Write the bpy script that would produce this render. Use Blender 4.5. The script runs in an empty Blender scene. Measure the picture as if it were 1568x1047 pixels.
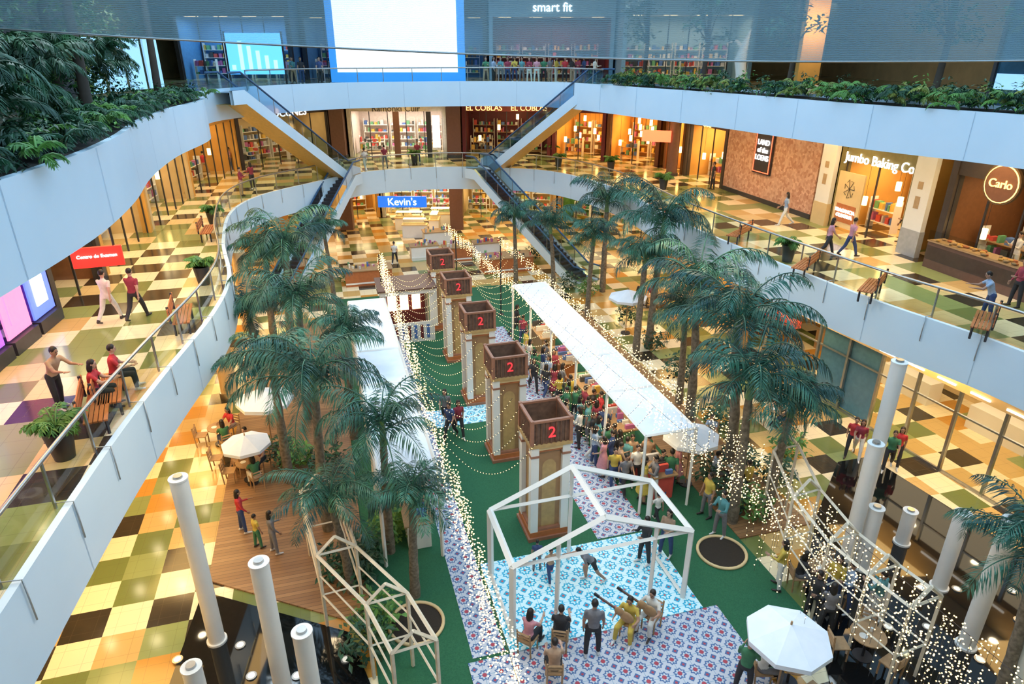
import bpy, math, random
import numpy as np
from mathutils import Vector, Matrix
random.seed(7)
R=random.random
def U(a,b): return a+(b-a)*random.random()
sc=bpy.context.scene
# ------------------------------------------------------------------ survey
H=14.0; SP,CP=0.4003,0.9164; FX=1015.0
def site(x,y,z):
    """plan position of a surveyed photo point that stands at height z"""
    u=(x-784)/FX; v=(y-523.3)/FX
    d=SP+v*CP; f=CP-v*SP; t=(H-z)/d
    return Vector((u*t,f*t,z))
TH=math.radians(15.83)
AX=Matrix.Rotation(TH,4,'Z')
def ax(c,a,z=0): return AX@Vector((c,a,z))
cam=bpy.data.cameras.new('camera'); camo=bpy.data.objects.new('camera',cam)
sc.collection.objects.link(camo); camo.location=(0,0,H)
camo.rotation_euler=(math.radians(90-23.6),0,0); cam.lens=23.3; cam.sensor_width=36; cam.clip_end=300
sc.camera=camo
sc.view_settings.view_transform='Standard'
# ------------------------------------------------------------------ materials
MC={}
def mat(name,col,rough=.5,metal=0,emit=0,ecol=None,col2=None,scale=6,bump=0,spec=.5,coat=0):
    if name in MC: return MC[name]
    m=bpy.data.materials.new(name); m.use_nodes=True; nt=m.node_tree; b=nt.nodes['Principled BSDF']
    b.inputs['Roughness'].default_value=rough; b.inputs['Metallic'].default_value=metal
    b.inputs['Specular IOR Level'].default_value=spec; b.inputs['Coat Weight'].default_value=coat
    c=(*col,1); c2=(*(col2 or [x*.86 for x in col]),1)
    tc=nt.nodes.new('ShaderNodeTexCoord'); n=nt.nodes.new('ShaderNodeTexNoise'); n.inputs['Scale'].default_value=scale
    n.inputs['Detail'].default_value=4
    nt.links.new(tc.outputs['Object'],n.inputs['Vector'])
    r=nt.nodes.new('ShaderNodeValToRGB'); r.color_ramp.elements[0].position=.35; r.color_ramp.elements[1].position=.65
    r.color_ramp.elements[0].color=c2; r.color_ramp.elements[1].color=c
    nt.links.new(n.outputs['Fac'],r.inputs[0]); nt.links.new(r.outputs[0],b.inputs['Base Color'])
    if bump:
        bp=nt.nodes.new('ShaderNodeBump'); bp.inputs['Strength'].default_value=bump; bp.inputs['Distance'].default_value=.02
        nt.links.new(n.outputs['Fac'],bp.inputs['Height']); nt.links.new(bp.outputs[0],b.inputs['Normal'])
    if emit:
        b.inputs['Emission Color'].default_value=(*(ecol or col),1); b.inputs['Emission Strength'].default_value=emit
    MC[name]=m; return m
def math_n(nt,op,a,b=None):
    n=nt.nodes.new('ShaderNodeMath'); n.operation=op
    for i,x in enumerate((a,b)):
        if x is None: continue
        if isinstance(x,(int,float)): n.inputs[i].default_value=x
        else: nt.links.new(x,n.inputs[i])
    return n.outputs[0]
def mixc(nt,f,a,b):
    n=nt.nodes.new('ShaderNodeMix'); n.data_type='RGBA'
    if isinstance(f,(int,float)): n.inputs[0].default_value=f
    else: nt.links.new(f,n.inputs[0])
    for i,x in ((6,a),(7,b)):
        if isinstance(x,tuple): n.inputs[i].default_value=(*x,1)
        else: nt.links.new(x,n.inputs[i])
    return n.outputs[2]
def base_nt(name,rough=.3):
    m=bpy.data.materials.new(name); m.use_nodes=True; nt=m.node_tree; b=nt.nodes['Principled BSDF']
    b.inputs['Roughness'].default_value=rough; MC[name]=m
    g=nt.nodes.new('ShaderNodeNewGeometry'); return m,nt,b,g
def tiled_vec(nt,g,size,rot=-TH,off=(.5,.5)):
    mp=nt.nodes.new('ShaderNodeMapping'); mp.inputs['Rotation'].default_value=(0,0,rot)
    mp.inputs['Scale'].default_value=(1/size,1/size,0); mp.inputs['Location'].default_value=(off[0],off[1],.5)
    nt.links.new(g.outputs['Position'],mp.inputs['Vector']); return mp.outputs[0]
def floor_mat(name,size,light,cols,rough=.14):
    m,nt,b,g=base_nt(name,rough); v=tiled_vec(nt,g,size)
    ck=nt.nodes.new('ShaderNodeTexChecker'); ck.inputs['Scale'].default_value=1; nt.links.new(v,ck.inputs[0])
    fl=nt.nodes.new('ShaderNodeVectorMath'); fl.operation='FLOOR'; nt.links.new(v,fl.inputs[0])
    wn=nt.nodes.new('ShaderNodeTexWhiteNoise'); nt.links.new(fl.outputs[0],wn.inputs['Vector'])
    def ramp(cs):
        r=nt.nodes.new('ShaderNodeValToRGB'); r.color_ramp.interpolation='CONSTANT'
        e=r.color_ramp.elements; e[0].position=0; e[0].color=(*cs[0],1); e[1].position=1/len(cs); e[1].color=(*cs[1],1)
        for i in range(2,len(cs)):
            x=e.new(i/len(cs)); x.color=(*cs[i],1)
        nt.links.new(wn.outputs['Value'],r.inputs[0]); return r.outputs[0]
    col=mixc(nt,ck.outputs['Fac'],ramp(cols),ramp(light))
    fr=nt.nodes.new('ShaderNodeVectorMath'); fr.operation='FRACTION'
    v2=tiled_vec(nt,g,size/2); nt.links.new(v2,fr.inputs[0]); s=nt.nodes.new('ShaderNodeSeparateXYZ'); nt.links.new(fr.outputs[0],s.inputs[0])
    j=math_n(nt,'MAXIMUM',math_n(nt,'LESS_THAN',s.outputs[0],.018),math_n(nt,'LESS_THAN',s.outputs[1],.018))
    ns=nt.nodes.new('ShaderNodeTexNoise'); ns.inputs['Scale'].default_value=1.3; nt.links.new(g.outputs['Position'],ns.inputs['Vector'])
    f=math_n(nt,'MULTIPLY',ns.outputs['Fac'],.14)
    col=mixc(nt,f,col,(.30,.20,.08)); col=mixc(nt,math_n(nt,'MULTIPLY',j,.4),col,(.12,.09,.05))
    nt.links.new(col,b.inputs['Base Color']); return m
CR=(.90,.78,.52);BK=(.022,.020,.018);OL=(.15,.20,.06);OL2=(.26,.32,.12);TN=(.62,.42,.16);OR=(.58,.28,.05)
F_MID=floor_mat('floor_tiles_checker',1.2,[CR,CR,(.74,.56,.28),OL2,CR],[BK,OL2,TN,BK,OL,BK,OL])
F_GND=floor_mat('floor_tiles_ground',1.05,[CR,TN,CR,OL2,CR],[OR,OL,BK,TN,OL,OR,BK])
def rug_mat(name,size,base,c1,c2,c3,cross=.004,a_=.13):
    m,nt,b,g=base_nt(name,.6); v=tiled_vec(nt,g,size)
    fr=nt.nodes.new('ShaderNodeVectorMath'); fr.operation='FRACTION'; nt.links.new(v,fr.inputs[0])
    s=nt.nodes.new('ShaderNodeSeparateXYZ'); nt.links.new(fr.outputs[0],s.inputs[0])
    x=math_n(nt,'ABSOLUTE',math_n(nt,'SUBTRACT',s.outputs[0],.5)); y=math_n(nt,'ABSOLUTE',math_n(nt,'SUBTRACT',s.outputs[1],.5))
    d=math_n(nt,'ADD',x,y)
    r=math_n(nt,'SQRT',math_n(nt,'ADD',math_n(nt,'MULTIPLY',x,x),math_n(nt,'MULTIPLY',y,y)))
    an=math_n(nt,'ARCTAN2',y,x)
    pet=math_n(nt,'MULTIPLY',math_n(nt,'ABSOLUTE',math_n(nt,'COSINE',math_n(nt,'MULTIPLY',an,4))),.10)
    rp=math_n(nt,'ADD',r,pet)
    p=math_n(nt,'MULTIPLY',x,y)
    a=math_n(nt,'LESS_THAN',r,a_); bb=math_n(nt,'GREATER_THAN',d,.78); b3=math_n(nt,'GREATER_THAN',d,.90)
    ring=math_n(nt,'LESS_THAN',math_n(nt,'ABSOLUTE',math_n(nt,'SUBTRACT',rp,.36)),.05)
    cr_=math_n(nt,'LESS_THAN',p,cross)
    col=mixc(nt,cr_,base,c3); col=mixc(nt,ring,col,c1); col=mixc(nt,bb,col,c1); col=mixc(nt,b3,col,c2); col=mixc(nt,a,col,c2)
    nt.links.new(col,b.inputs['Base Color']); return m
RUG_B=rug_mat('rug_blue_pattern',.5,(.68,.90,.95),(.01,.42,.66),(.50,.12,.14),(.04,.55,.76),.006,.07)
RUG_R=rug_mat('rug_red_pattern',.42,(.56,.58,.64),(.06,.14,.32),(.42,.05,.08),(.14,.32,.46),.006,.14)
def glass(name,col=(.8,.9,.95),a=.25,rough=.05,k=1.0):
    m=bpy.data.materials.new(name); m.use_nodes=True; nt=m.node_tree; nt.nodes.remove(nt.nodes['Principled BSDF'])
    o=nt.nodes['Material Output']; t=nt.nodes.new('ShaderNodeBsdfTransparent'); t.inputs[0].default_value=(*col,1)
    g=nt.nodes.new('ShaderNodeBsdfGlossy'); g.inputs['Roughness'].default_value=rough
    lw=nt.nodes.new('ShaderNodeLayerWeight'); lw.inputs[0].default_value=a
    mx=nt.nodes.new('ShaderNodeMixShader'); nt.links.new(math_n(nt,'MULTIPLY',lw.outputs['Fresnel'],k),mx.inputs[0])
    nt.links.new(t.outputs[0],mx.inputs[1]); nt.links.new(g.outputs[0],mx.inputs[2]); nt.links.new(mx.outputs[0],o.inputs[0])
    MC[name]=m; return m
GL=glass('balustrade_glass',(.78,.92,.88),.2); GLD=glass('shop_glass',(.88,.92,.92),.12,.05,.6)
def net_mat():
    m=bpy.data.materials.new('net_mesh'); m.use_nodes=True; nt=m.node_tree; b=nt.nodes['Principled BSDF']
    b.inputs['Base Color'].default_value=(.46,.66,.74,1); b.inputs['Roughness'].default_value=.9
    b.inputs['Specular IOR Level'].default_value=.1
    g=nt.nodes.new('ShaderNodeNewGeometry')
    w=nt.nodes.new('ShaderNodeTexWave'); w.bands_direction='Z'; w.inputs['Scale'].default_value=14; w.inputs['Distortion'].default_value=4
    w.inputs['Detail'].default_value=3
    nt.links.new(g.outputs['Position'],w.inputs['Vector'])
    a=math_n(nt,'ADD',math_n(nt,'MULTIPLY',w.outputs['Fac'],.14),.33)
    nt.links.new(a,b.inputs['Alpha']); return m
NET=net_mat()
def brick_mat():
    m,nt,b,g=base_nt('brick_wall',.85)
    tc=nt.nodes.new('ShaderNodeTexCoord'); vo=nt.nodes.new('ShaderNodeTexVoronoi'); vo.inputs['Scale'].default_value=7
    nt.links.new(tc.outputs['Object'],vo.inputs['Vector'])
    nt.links.new(mixc(nt,vo.outputs['Color'],(.42,.18,.11),(.78,.50,.36)),b.inputs['Base Color']); return m
BRICK=brick_mat()
def wood_mat(name,c1,c2,size=.14,rot=-TH):
    m,nt,b,g=base_nt(name,.4); v=tiled_vec(nt,g,1,rot)
    s=nt.nodes.new('ShaderNodeSeparateXYZ'); nt.links.new(v,s.inputs[0])
    q=math_n(nt,'DIVIDE',s.outputs[1],size); fl=math_n(nt,'FLOOR',q); fr=math_n(nt,'FRACT',q)
    wn=nt.nodes.new('ShaderNodeTexWhiteNoise'); wn.noise_dimensions='1D'; nt.links.new(fl,wn.inputs['W'])
    col=mixc(nt,wn.outputs['Value'],c1,c2); gap=math_n(nt,'LESS_THAN',fr,.07); col=mixc(nt,gap,col,(.05,.03,.02))
    nt.links.new(col,b.inputs['Base Color']); return m
DECK=wood_mat('deck_planks',(.24,.12,.05),(.36,.20,.09))
def turf_mat():
    m,nt,b,g=base_nt('turf_grass',.95)
    n=nt.nodes.new('ShaderNodeTexNoise'); n.inputs['Scale'].default_value=30; nt.links.new(g.outputs['Position'],n.inputs['Vector'])
    nt.links.new(mixc(nt,n.outputs['Fac'],(.010,.075,.035),(.03,.16,.07)),b.inputs['Base Color']); return m
TURF=turf_mat()
WHITE=mat('white_panel',(.74,.87,.96),.35,col2=(.70,.84,.94),scale=.6)
STEEL=mat('steel',(.45,.46,.46),.3,.9); DARK=mat('dark_metal',(.05,.05,.06),.4,.3)
BLACKG=mat('black_pond',(.006,.007,.008),.04,scale=2,spec=.5); CREAM=mat('cream_wall',(.76,.57,.30),.7,scale=1)
WARMW=mat('warm_wall',(.70,.38,.09),.7,scale=1); BROWN=mat('brown_column',(.16,.08,.06),.4); MAROON=mat('maroon',(.16,.025,.03),.5)
WPAINT=mat('white_paint',(.85,.84,.80),.5,col2=(.82,.81,.77),scale=2); FAB=mat('white_canvas',(.80,.86,.94),.8,scale=2,col2=(.74,.81,.90)); ORANGE=mat('orange_paint',(.50,.16,.05),.6)
WOODF=mat('wood_frame',(.42,.26,.13),.6,scale=14); TRUNK=mat('palm_trunk',(.24,.20,.15),.9,col2=(.12,.10,.07),scale=9,bump=.6)
SOIL=mat('soil',(.03,.022,.015),.95,bump=.5,scale=20); CEIL=mat('ceiling_paint',(.75,.74,.70),.8)
def leaf(name,a,b): 
    m=mat(name,a,.5,col2=b,scale=1.7); return m
PLEAF=leaf('palm_leaf',(.05,.18,.11),(.018,.085,.06)); PLEAF2=leaf('palm_leaf_dark',(.025,.10,.075),(.010,.045,.04)); LEAF1=leaf('leaf_dark',(.028,.11,.045),(.010,.05,.025)); LEAF2=leaf('leaf_bright',(.14,.33,.06),(.06,.17,.03)); LEAF3=leaf('leaf_yellowish',(.26,.30,.05),(.12,.16,.03))
BULB=mat('fairy_bulb',(1,.8,.4),.4,emit=5.5,ecol=(1,.66,.25)); BULB.cycles.emission_sampling='NONE'
def em(name,c,s,sample=True):
    m=mat(name,c,.5,emit=s,ecol=c)
    if not sample: m.cycles.emission_sampling='NONE'
    return m
# ------------------------------------------------------------------ mesh builder
class MB:
    def __init__(s,M=None): s.v=[];s.f=[];s.m=[];s.s=[];s.mats=[];s.M=M or Matrix()
    def mi(s,m):
        if m not in s.mats: s.mats.append(m)
        return s.mats.index(m)
    def add(s,vs,fs,m,sm=False):
        o=len(s.v); k=s.mi(m); M=s.M
        s.v.extend([tuple(M@Vector(p)) for p in vs])
        for f in fs: s.f.append([i+o for i in f]); s.m.append(k); s.s.append(sm)
    def box(s,c,d,m,rz=0):
        x,y,z=[q/2 for q in d]; r=Matrix.Rotation(rz,3,'Z'); c=Vector(c)
        vs=[c+r@Vector((i*x,j*y,k*z)) for i in(-1,1) for j in(-1,1) for k in(-1,1)]
        s.add(vs,[(0,1,3,2),(4,6,7,5),(0,4,5,1),(2,3,7,6),(0,2,6,4),(1,5,7,3)],m)
    def bx(s,x0,x1,y0,y1,z0,z1,m): s.box(((x0+x1)/2,(y0+y1)/2,(z0+z1)/2),(x1-x0,y1-y0,z1-z0),m)
    def tube(s,pts,rad,m,n=8,cap=True,sm=True):
        pts=[Vector(p) for p in pts]
        if not isinstance(rad,(list,tuple)): rad=[rad]*len(pts)
        vs=[];fs=[]; pu=None
        for i,p in enumerate(pts):
            t=(pts[min(i+1,len(pts)-1)]-pts[max(i-1,0)])
            if t.length<1e-9: t=Vector((0,0,1))
            t.normalize()
            if pu is None: pu=Vector((0,0,1)) if abs(t.z)<.9 else Vector((1,0,0))
            u=(pu-t*pu.dot(t)).normalized(); w=t.cross(u); pu=u
            for k in range(n):
                a=2*math.pi*k/n; vs.append(p+(u*math.cos(a)+w*math.sin(a))*rad[i])
        for i in range(len(pts)-1):
            for k in range(n):
                k2=(k+1)%n; fs.append((i*n+k,i*n+k2,(i+1)*n+k2,(i+1)*n+k))
        s.add(vs,fs,m,sm)
        if cap: s.add(vs[:n],[tuple(range(n-1,-1,-1))],m); s.add(vs[-n:],[tuple(range(n))],m)
    def beam(s,p,q,w,m):
        s.tube([p,q],w*.7071,m,n=4,sm=False)
    def ell(s,c,r,m,nu=12,nv=8,B=None):
        c=Vector(c); vs=[];fs=[]
        for j in range(nv+1):
            ph=math.pi*j/nv
            for i in range(nu):
                a=2*math.pi*i/nu; p=Vector((r[0]*math.sin(ph)*math.cos(a),r[1]*math.sin(ph)*math.sin(a),r[2]*math.cos(ph)))
                vs.append(c+(B@p if B else p))
        for j in range(nv):
            for i in range(nu):
                i2=(i+1)%nu; fs.append((j*nu+i,(j+1)*nu+i,(j+1)*nu+i2,j*nu+i2))
        s.add(vs,fs,m,True)
    def poly(s,pts,z0,z1,m):
        n=len(pts); vs=[(p[0],p[1],z0) for p in pts]+[(p[0],p[1],z1) for p in pts]
        fs=[tuple(range(n-1,-1,-1)),tuple(range(n,2*n))]+[(i,(i+1)%n,n+(i+1)%n,n+i) for i in range(n)]
        s.add(vs,fs,m)
    def build(s,name,parent=None,loc=None,rz=0,col=True):
        me=bpy.data.meshes.new(name); me.from_pydata(s.v,[],s.f)
        me.polygons.foreach_set('material_index',s.m); me.polygons.foreach_set('use_smooth',s.s)
        for m in s.mats: me.materials.append(m)
        me.update()
        if not col: return me
        return inst(name,me,loc,rz,parent)
def inst(name,me,loc=None,rz=0,parent=None,scale=1):
    o=bpy.data.objects.new(name,me); sc.collection.objects.link(o)
    if loc is not None: o.location=loc
    o.rotation_euler=(0,0,rz); o.scale=(scale,)*3
    if parent: o.parent=parent
    return o
def text(s,loc,rz,size,m,parent=None,name='sign_text',ext=.02):
    c=bpy.data.curves.new(name,'FONT'); c.body=s; c.size=size; c.extrude=ext; c.align_x='CENTER'; c.align_y='CENTER'
    c.materials.append(m); o=bpy.data.objects.new(name,c); sc.collection.objects.link(o)
    o.location=loc; o.rotation_euler=(math.pi/2,0,rz)
    if parent: o.parent=parent
    return o
def area(loc,sx,sy,p,col,rot=(0,0,0),name='ceiling_light'):
    l=bpy.data.lights.new(name,'AREA'); l.shape='RECTANGLE'; l.size=sx; l.size_y=sy; l.energy=p; l.color=col
    o=bpy.data.objects.new(name,l); sc.collection.objects.link(o); o.location=loc; o.rotation_euler=rot; return o
def cr(pts,closed=True,step=.6):
    P=[Vector((p[0],p[1],p[2] if len(p)>2 else 0)) for p in pts]; n=len(P); out=[]
    rng=range(n) if closed else range(n-1)
    for i in rng:
        if closed: a,b,c,d=P[(i-1)%n],P[i],P[(i+1)%n],P[(i+2)%n]
        else: a,b,c,d=P[max(i-1,0)],P[i],P[i+1],P[min(i+2,n-1)]
        k=max(2,int((c-b).length/step))
        for j in range(k):
            t=j/k; out.append(.5*((2*b)+(c-a)*t+(2*a-5*b+4*c-d)*t*t+(3*b-a-3*c+d)*t**3))
    if not closed: out.append(P[-1])
    return out
# ------------------------------------------------------------------ shell
MIDP=[(-4,.5),(-7,3.5),(-7.9,7.7),(-8.8,12.35),(-9.3,15.8),(-9.9,20.7),(-10.9,24.6),(-13.2,29.8),(-15.2,35.9),(-15.2,40.4),(-13.4,44.4),(-11,48.6),(-7,50.8),(-3,51.2),(2.7,49.3),(6.6,42.6),(8.75,32.9),(12.26,22.8),(14.8,17.4),(16.3,11),(15,4),(9,.6),(3,-.2)]
UPP=[(-3,.0),(-6,2.5),(-7.2,6),(-7.75,9.5),(-8.05,11.5),(-8.5,13.7),(-9.4,16.6),(-10.7,20),(-11.9,24.2),(-12.9,29.5),(-15,33.5),(-15.8,38),(-13.5,43.5),(-10,46.5),(-3,48.3),(2.5,47.3),(5.4,43.2),(7.6,38.8),(10.2,34.1),(13.2,26.8),(16.2,21.6),(18,15),(17.5,6),(12,.5),(4,-.6)]
mp=cr(MIDP); up=cr(UPP)
def offs(path,d):
    n=len(path); out=[]
    for i in range(n):
        t=(path[(i+1)%n]-path[i-1]).normalized(); out.append(path[i]+Vector((-t.y,t.x,0))*d)
    return out
X0,X1,Y0,Y1=-29,29,-9,67
def radial(p,c=Vector((0,25,0))):
    d=p-c; k=1e9
    if d.x>0:k=min(k,(X1-c.x)/d.x)
    if d.x<0:k=min(k,(X0-c.x)/d.x)
    if d.y>0:k=min(k,(Y1-c.y)/d.y)
    if d.y<0:k=min(k,(Y0-c.y)/d.y)
    return c+d*k
PJ=mat('panel_joint',(.50,.62,.72),.5)
def ring(name,path,z0,z1,lip,fm,fas):
    b=MB(); n=len(path); o1=offs(path,.15); far=[radial(p) for p in path]
    def strip(A,za,B,zb,m,sm=False):
        vs=[(p.x,p.y,za) for p in A]+[(p.x,p.y,zb) for p in B]
        b.add(vs,[(i,(i+1)%n,n+(i+1)%n,n+i) for i in range(n)],m,sm)
    strip(path,z0,path,z1+lip,fas,True); strip(path,z1+lip,o1,z1+lip,fas); strip(o1,z1+lip,o1,z1,fas,True)
    strip(o1,z1,far,z1,fm); strip(path,z0,far,z0,CEIL)
    ins=offs(path,-.012)
    for i in range(0,n,6):
        p=ins[i]; t=(path[(i+1)%n]-path[i-1]).normalized()*.009
        b.add([(p.x-t.x,p.y-t.y,z0+.02),(p.x+t.x,p.y+t.y,z0+.02),(p.x+t.x,p.y+t.y,z1+lip-.02),(p.x-t.x,p.y-t.y,z1+lip-.02)],[(0,1,2,3)],PJ)
    return b.build(name)
ring('mid_level_floor_slab',mp,4.4,6,.06,F_MID,WHITE)
ring('upper_level_floor_slab',up,10.6,12,.2,F_MID,WHITE)
ring('ceiling',up,18,18.6,.0,CEIL,CEIL)
b=MB(); b.box((0,29,-.15),(58,76,.3),F_GND); b.build('floor')
for nm,c,d in (('wall_left',(X0-.1,29,9),(.2,76.4,18.6)),('wall_right',(X1+.1,29,9),(.2,76.4,18.6)),('wall_back',(0,Y1+.1,9),(58,.2,18.6)),('wall_front',(0,Y0-.1,9),(58,.2,18.6))):
    b=MB(); b.box(c,d,CREAM); b.build(nm)
b=MB(); DL=em('downlight_lens',(1,.80,.5),40,False)
for path,z in((mp,4.4),(up,10.6)):
    for d in(1.2,2.7,4.2):
        o=offs(path,d)
        for i in range(0,len(o),4):
            p=o[i]; b.tube([(p.x,p.y,z-.03),(p.x,p.y,z-.001)],.13,DL,n=10)
b.build('recessed_downlight_1')  # glowing downlight discs under both slabs, added to glint in the polished floor
def balustrade(name,path,z,h,closed=True,hooks=True,every=3):
    b=MB(); o=offs(path,.30) ; n=len(o); vs=[(p.x,p.y,z+.05) for p in o]+[(p.x,p.y,z+h-.08) for p in o]
    b.add(vs,[(i,(i+1)%n,n+(i+1)%n,n+i) for i in range(n if closed else n-1)],GL,True)
    pts=[(p.x,p.y,z+h) for p in o]
    if closed: pts.append(pts[0])
    b.tube(pts,.045,STEEL,n=6)
    for i in range(0,n,every):
        p=o[i]; b.box((p.x,p.y,z+h/2),(.045,.045,h),STEEL)
        if hooks:
            q=path[i]+(path[i]-o[i])*.12; b.tube([(p.x,p.y,z+.12),(q.x,q.y,z+.12),(q.x,q.y,z-.75)],.018,STEEL,n=4)
    return b.build(name)
balustrade('mid_balustrade',mp,6,1.05)
fi=[i for i,p in enumerate(up) if p.y>40 and p.x<5.6]
balustrade('upper_balustrade',[up[i] for i in fi],12.0,1.05,closed=False,hooks=False)
# ------------------------------------------------------------------ storefronts
MERCH=[mat('merch_%d'%i,c,.5) for i,c in enumerate([(.7,.1,.08),(.85,.8,.7),(.1,.2,.5),(.8,.5,.1),(.15,.4,.2),(.5,.15,.35),(.08,.08,.08),(.6,.6,.62)])]
EW=em('sign_white',(1,.97,.9),3); EY=em('sign_gold',(1,.62,.2),2.5); ER=em('sign_red',(1,.12,.05),3); EG=em('lamp_warm',(1,.72,.36),4)
EB=em('screen_blue',(.10,.42,1),1.8); EP=em('screen_purple',(.75,.2,.9),2); LANT=em('lantern_glow',(1,.6,.2),9,False)
def shop(A,B,z0,h,header,inner,glow,power=60,sign=None,smat=None,ssize=.7,depth=4.5,glass_on=True,shelves=True,hh=1.0,lcol=(1,.72,.4),name='storefront',sdz=0,lanterns=0):
    A=Vector((*A,0));B=Vector((*B,0)); d=B-A; W=d.length; ang=math.atan2(d.y,d.x)
    b=MB(); 
    b.bx(0,W,-.05,.25,z0+h-hh,z0+h-.02,header); b.bx(0,.3,-.1,.3,z0,z0+h-.02,header); b.bx(W-.3,W,-.1,.3,z0,z0+h-.02,header)
    b.bx(0,W,depth,depth+.1,z0,z0+h-.02,inner); b.bx(0,.1,.3,depth,z0,z0+h-.02,inner); b.bx(W-.1,W,.3,depth,z0,z0+h-.02,inner)
    b.bx(.1,W-.1,.3,depth,z0+h-hh+.1,z0+h-hh+.2,CEIL)
    k=max(2,int(W/1.6)); 
    for i in range(k+1):
        x=.3+(W-.6)*i/k; b.bx(x-.03,x+.03,.05,.12,z0,z0+h-hh,DARK)
        if i<k and glass_on and i!=k//2:
            b.add([(x,.08,z0+.1),(x+(W-.6)/k,.08,z0+.1),(x+(W-.6)/k,.08,z0+h-hh),(x,.08,z0+h-hh)],[(0,1,2,3)],GLD)
    if shelves:
        n=max(1,int(W/2.2))
        for i in range(n):
            x=.5+i*(W-1)/n; w=(W-1)/n-.3
            for yy in (depth-.4,) + ((1.9,) if i%2==0 else ()):
                top=4 if yy>3 else 2
                for lv in range(top):
                    z=z0+.35+lv*.6; b.bx(x,x+w,yy-.25,yy+.2,z,z+.04,WPAINT if shelves is True else WOODF)
                    xx=x+.05
                    while xx<x+w-.15:
                        ww=U(.08,.3); hh2=U(.15,.42); b.bx(xx,min(xx+ww,x+w),yy-.18,yy+.12,z+.04,z+.04+hh2,random.choice(MERCH)); xx+=ww+U(.03,.25)
                b.bx(x-.03,x,yy-.25,yy+.2,z0,z0+.6*top+.3,WPAINT); b.bx(x+w,x+w+.03,yy-.25,yy+.2,z0,z0+.6*top+.3,WPAINT)
    if glow: 
        n=max(1,int(W/2)); 
        for i in range(n): x=W*(i+.5)/n; b.bx(x-.5,x+.5,.9,1.3,z0+h-hh+.03,z0+h-hh+.09,glow)
    for i in range(lanterns):
        x=.6+(W-1.2)*(i+.5)/lanterns; y=.9+(i%3)*1.1; zz=z0+1.2+(i*7%5)*.38
        b.tube([(x,y,zz),(x,y,zz+.42)],[.12,.12],LANT,n=8); b.tube([(x,y,zz+.42),(x,y,z0+h-hh+.1)],.01,DARK,n=4)
    o=b.build(name,loc=A,rz=ang)
    if sign: text(sign,(W/2,-.09,z0+h-hh/2+sdz),0,ssize,smat,parent=o)
    c=A+Matrix.Rotation(ang,3,'Z')@Vector((W/2,2.0,0))
    if power: area((c.x,c.y,z0+h-hh-.1),W*.8,2,power,lcol,(0,0,ang),'shop_light')
    return o
HD=mat('header_dark',(.05,.04,.04),.4); HW=mat('header_white',(.7,.68,.62),.5); DKW=mat('dark_wood_wall',(.20,.08,.03),.6)
shop((-20,50),(-14.9,57),6,4.6,HD,CREAM,EG,90,'BLOCUNES',EW,.8,sdz=-.35)
for x in(-14.75,-5.3):
    b=MB(); b.bx(0,1.1,0,.7,0,10.58,BROWN); b.bx(-.05,1.15,-.1,.75,6,6.25,DARK); b.build('brown_pillar',loc=(x,56.1,0))
o=shop((-13.5,57),(-5.4,57),6,4.6,HW,mat('pink_wall',(.85,.72,.66),.6),EG,380,'Ramonki Cuir',HD,.7,lcol=(1,.86,.74),sdz=-.3)
b=MB(); b.bx(0,.5,0,.15,6,9.6,BROWN); b.bx(2.7,3.1,0,.15,6,9.6,DARK); b.bx(3.2,3.8,-.05,.05,6.8,9.3,EW); b.build('shop_lightbox',loc=(-9.7,56.6,0))
shop((-4.1,57),(3.2,56.6),6,4.6,MAROON,MAROON,EG,45,'EL COBLAS    EL COBLAS',EY,.6,shelves='w',lanterns=4,sdz=-.25)
shop((3.3,56.5),(7.4,54.5),6,4.6,MAROON,WARMW,EG,170,None,glass_on=False,shelves='w',lanterns=8,lcol=(1,.58,.22))
shop((7.5,54.4),(11.2,52.0),6,4.6,DKW,WARMW,None,170,None,glass_on=False,shelves='w',lanterns=11,lcol=(1,.55,.2))
b=MB(); b.bx(-1,1,0,.15,0,.75,ER); b.tube([(-.8,.07,.75),(-.8,.07,2)],.02,DARK,n=4); b.tube([(.8,.07,.75),(.8,.07,2)],.02,DARK,n=4)
b.build('red_display_screen',loc=(10.0,47.8,8.3),rz=-.4)
# right wall middle level
WA=Vector((11.4,51.1,0)); WB=Vector((19.0,20.9,0)); WD=(WB-WA).normalized(); WL=(WB-WA).length
def wr(s): p=WA+WD*s; return (p.x,p.y)
def on_wall(x,y):
    u=(x-784)/FX; v=(y-523.3)/FX; f=CP-v*SP
    A=np.array([[u,-WD.x],[f,-WD.y]]); r=np.linalg.solve(A,np.array([WA.x,WA.y])); return r[1]
s0,s1,s2,s3,s4,s5=[on_wall(x,y) for x,y in((1050,230),(1113,250),(1252,280),(1275,290),(1395,330),(1440,340))]
ang=math.atan2(WD.y,WD.x)
shop(wr(.1),wr(s0-.1),6,4.6,DKW,WARMW,None,170,None,glass_on=False,shelves='w',lanterns=8,lcol=(1,.55,.2))
b=MB(); b.tube([(0,0,6),(0,0,10.58)],.38,BROWN,n=16); b.tube([(0,0,6),(0,0,6.2)],.45,DARK,n=16); b.build('round_brown_column',loc=Vector((*wr(s0),0))+Vector((-.9,-.2,0)))
shop(wr(s0),wr(s1-.1),6,4.6,HD,WARMW,EG,230,'Gou',EY,.6,glass_on=False,shelves='w',lanterns=5,sdz=-.35,hh=1.1)
b=MB(); L=s2-s1; b.bx(0,L,-.1,.3,6,10.58,BRICK); b.bx(0,L,-.14,-.1,6,6.25,DARK)
o=b.build('brick_wall_panel',loc=(*wr(s1),0),rz=ang)
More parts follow.
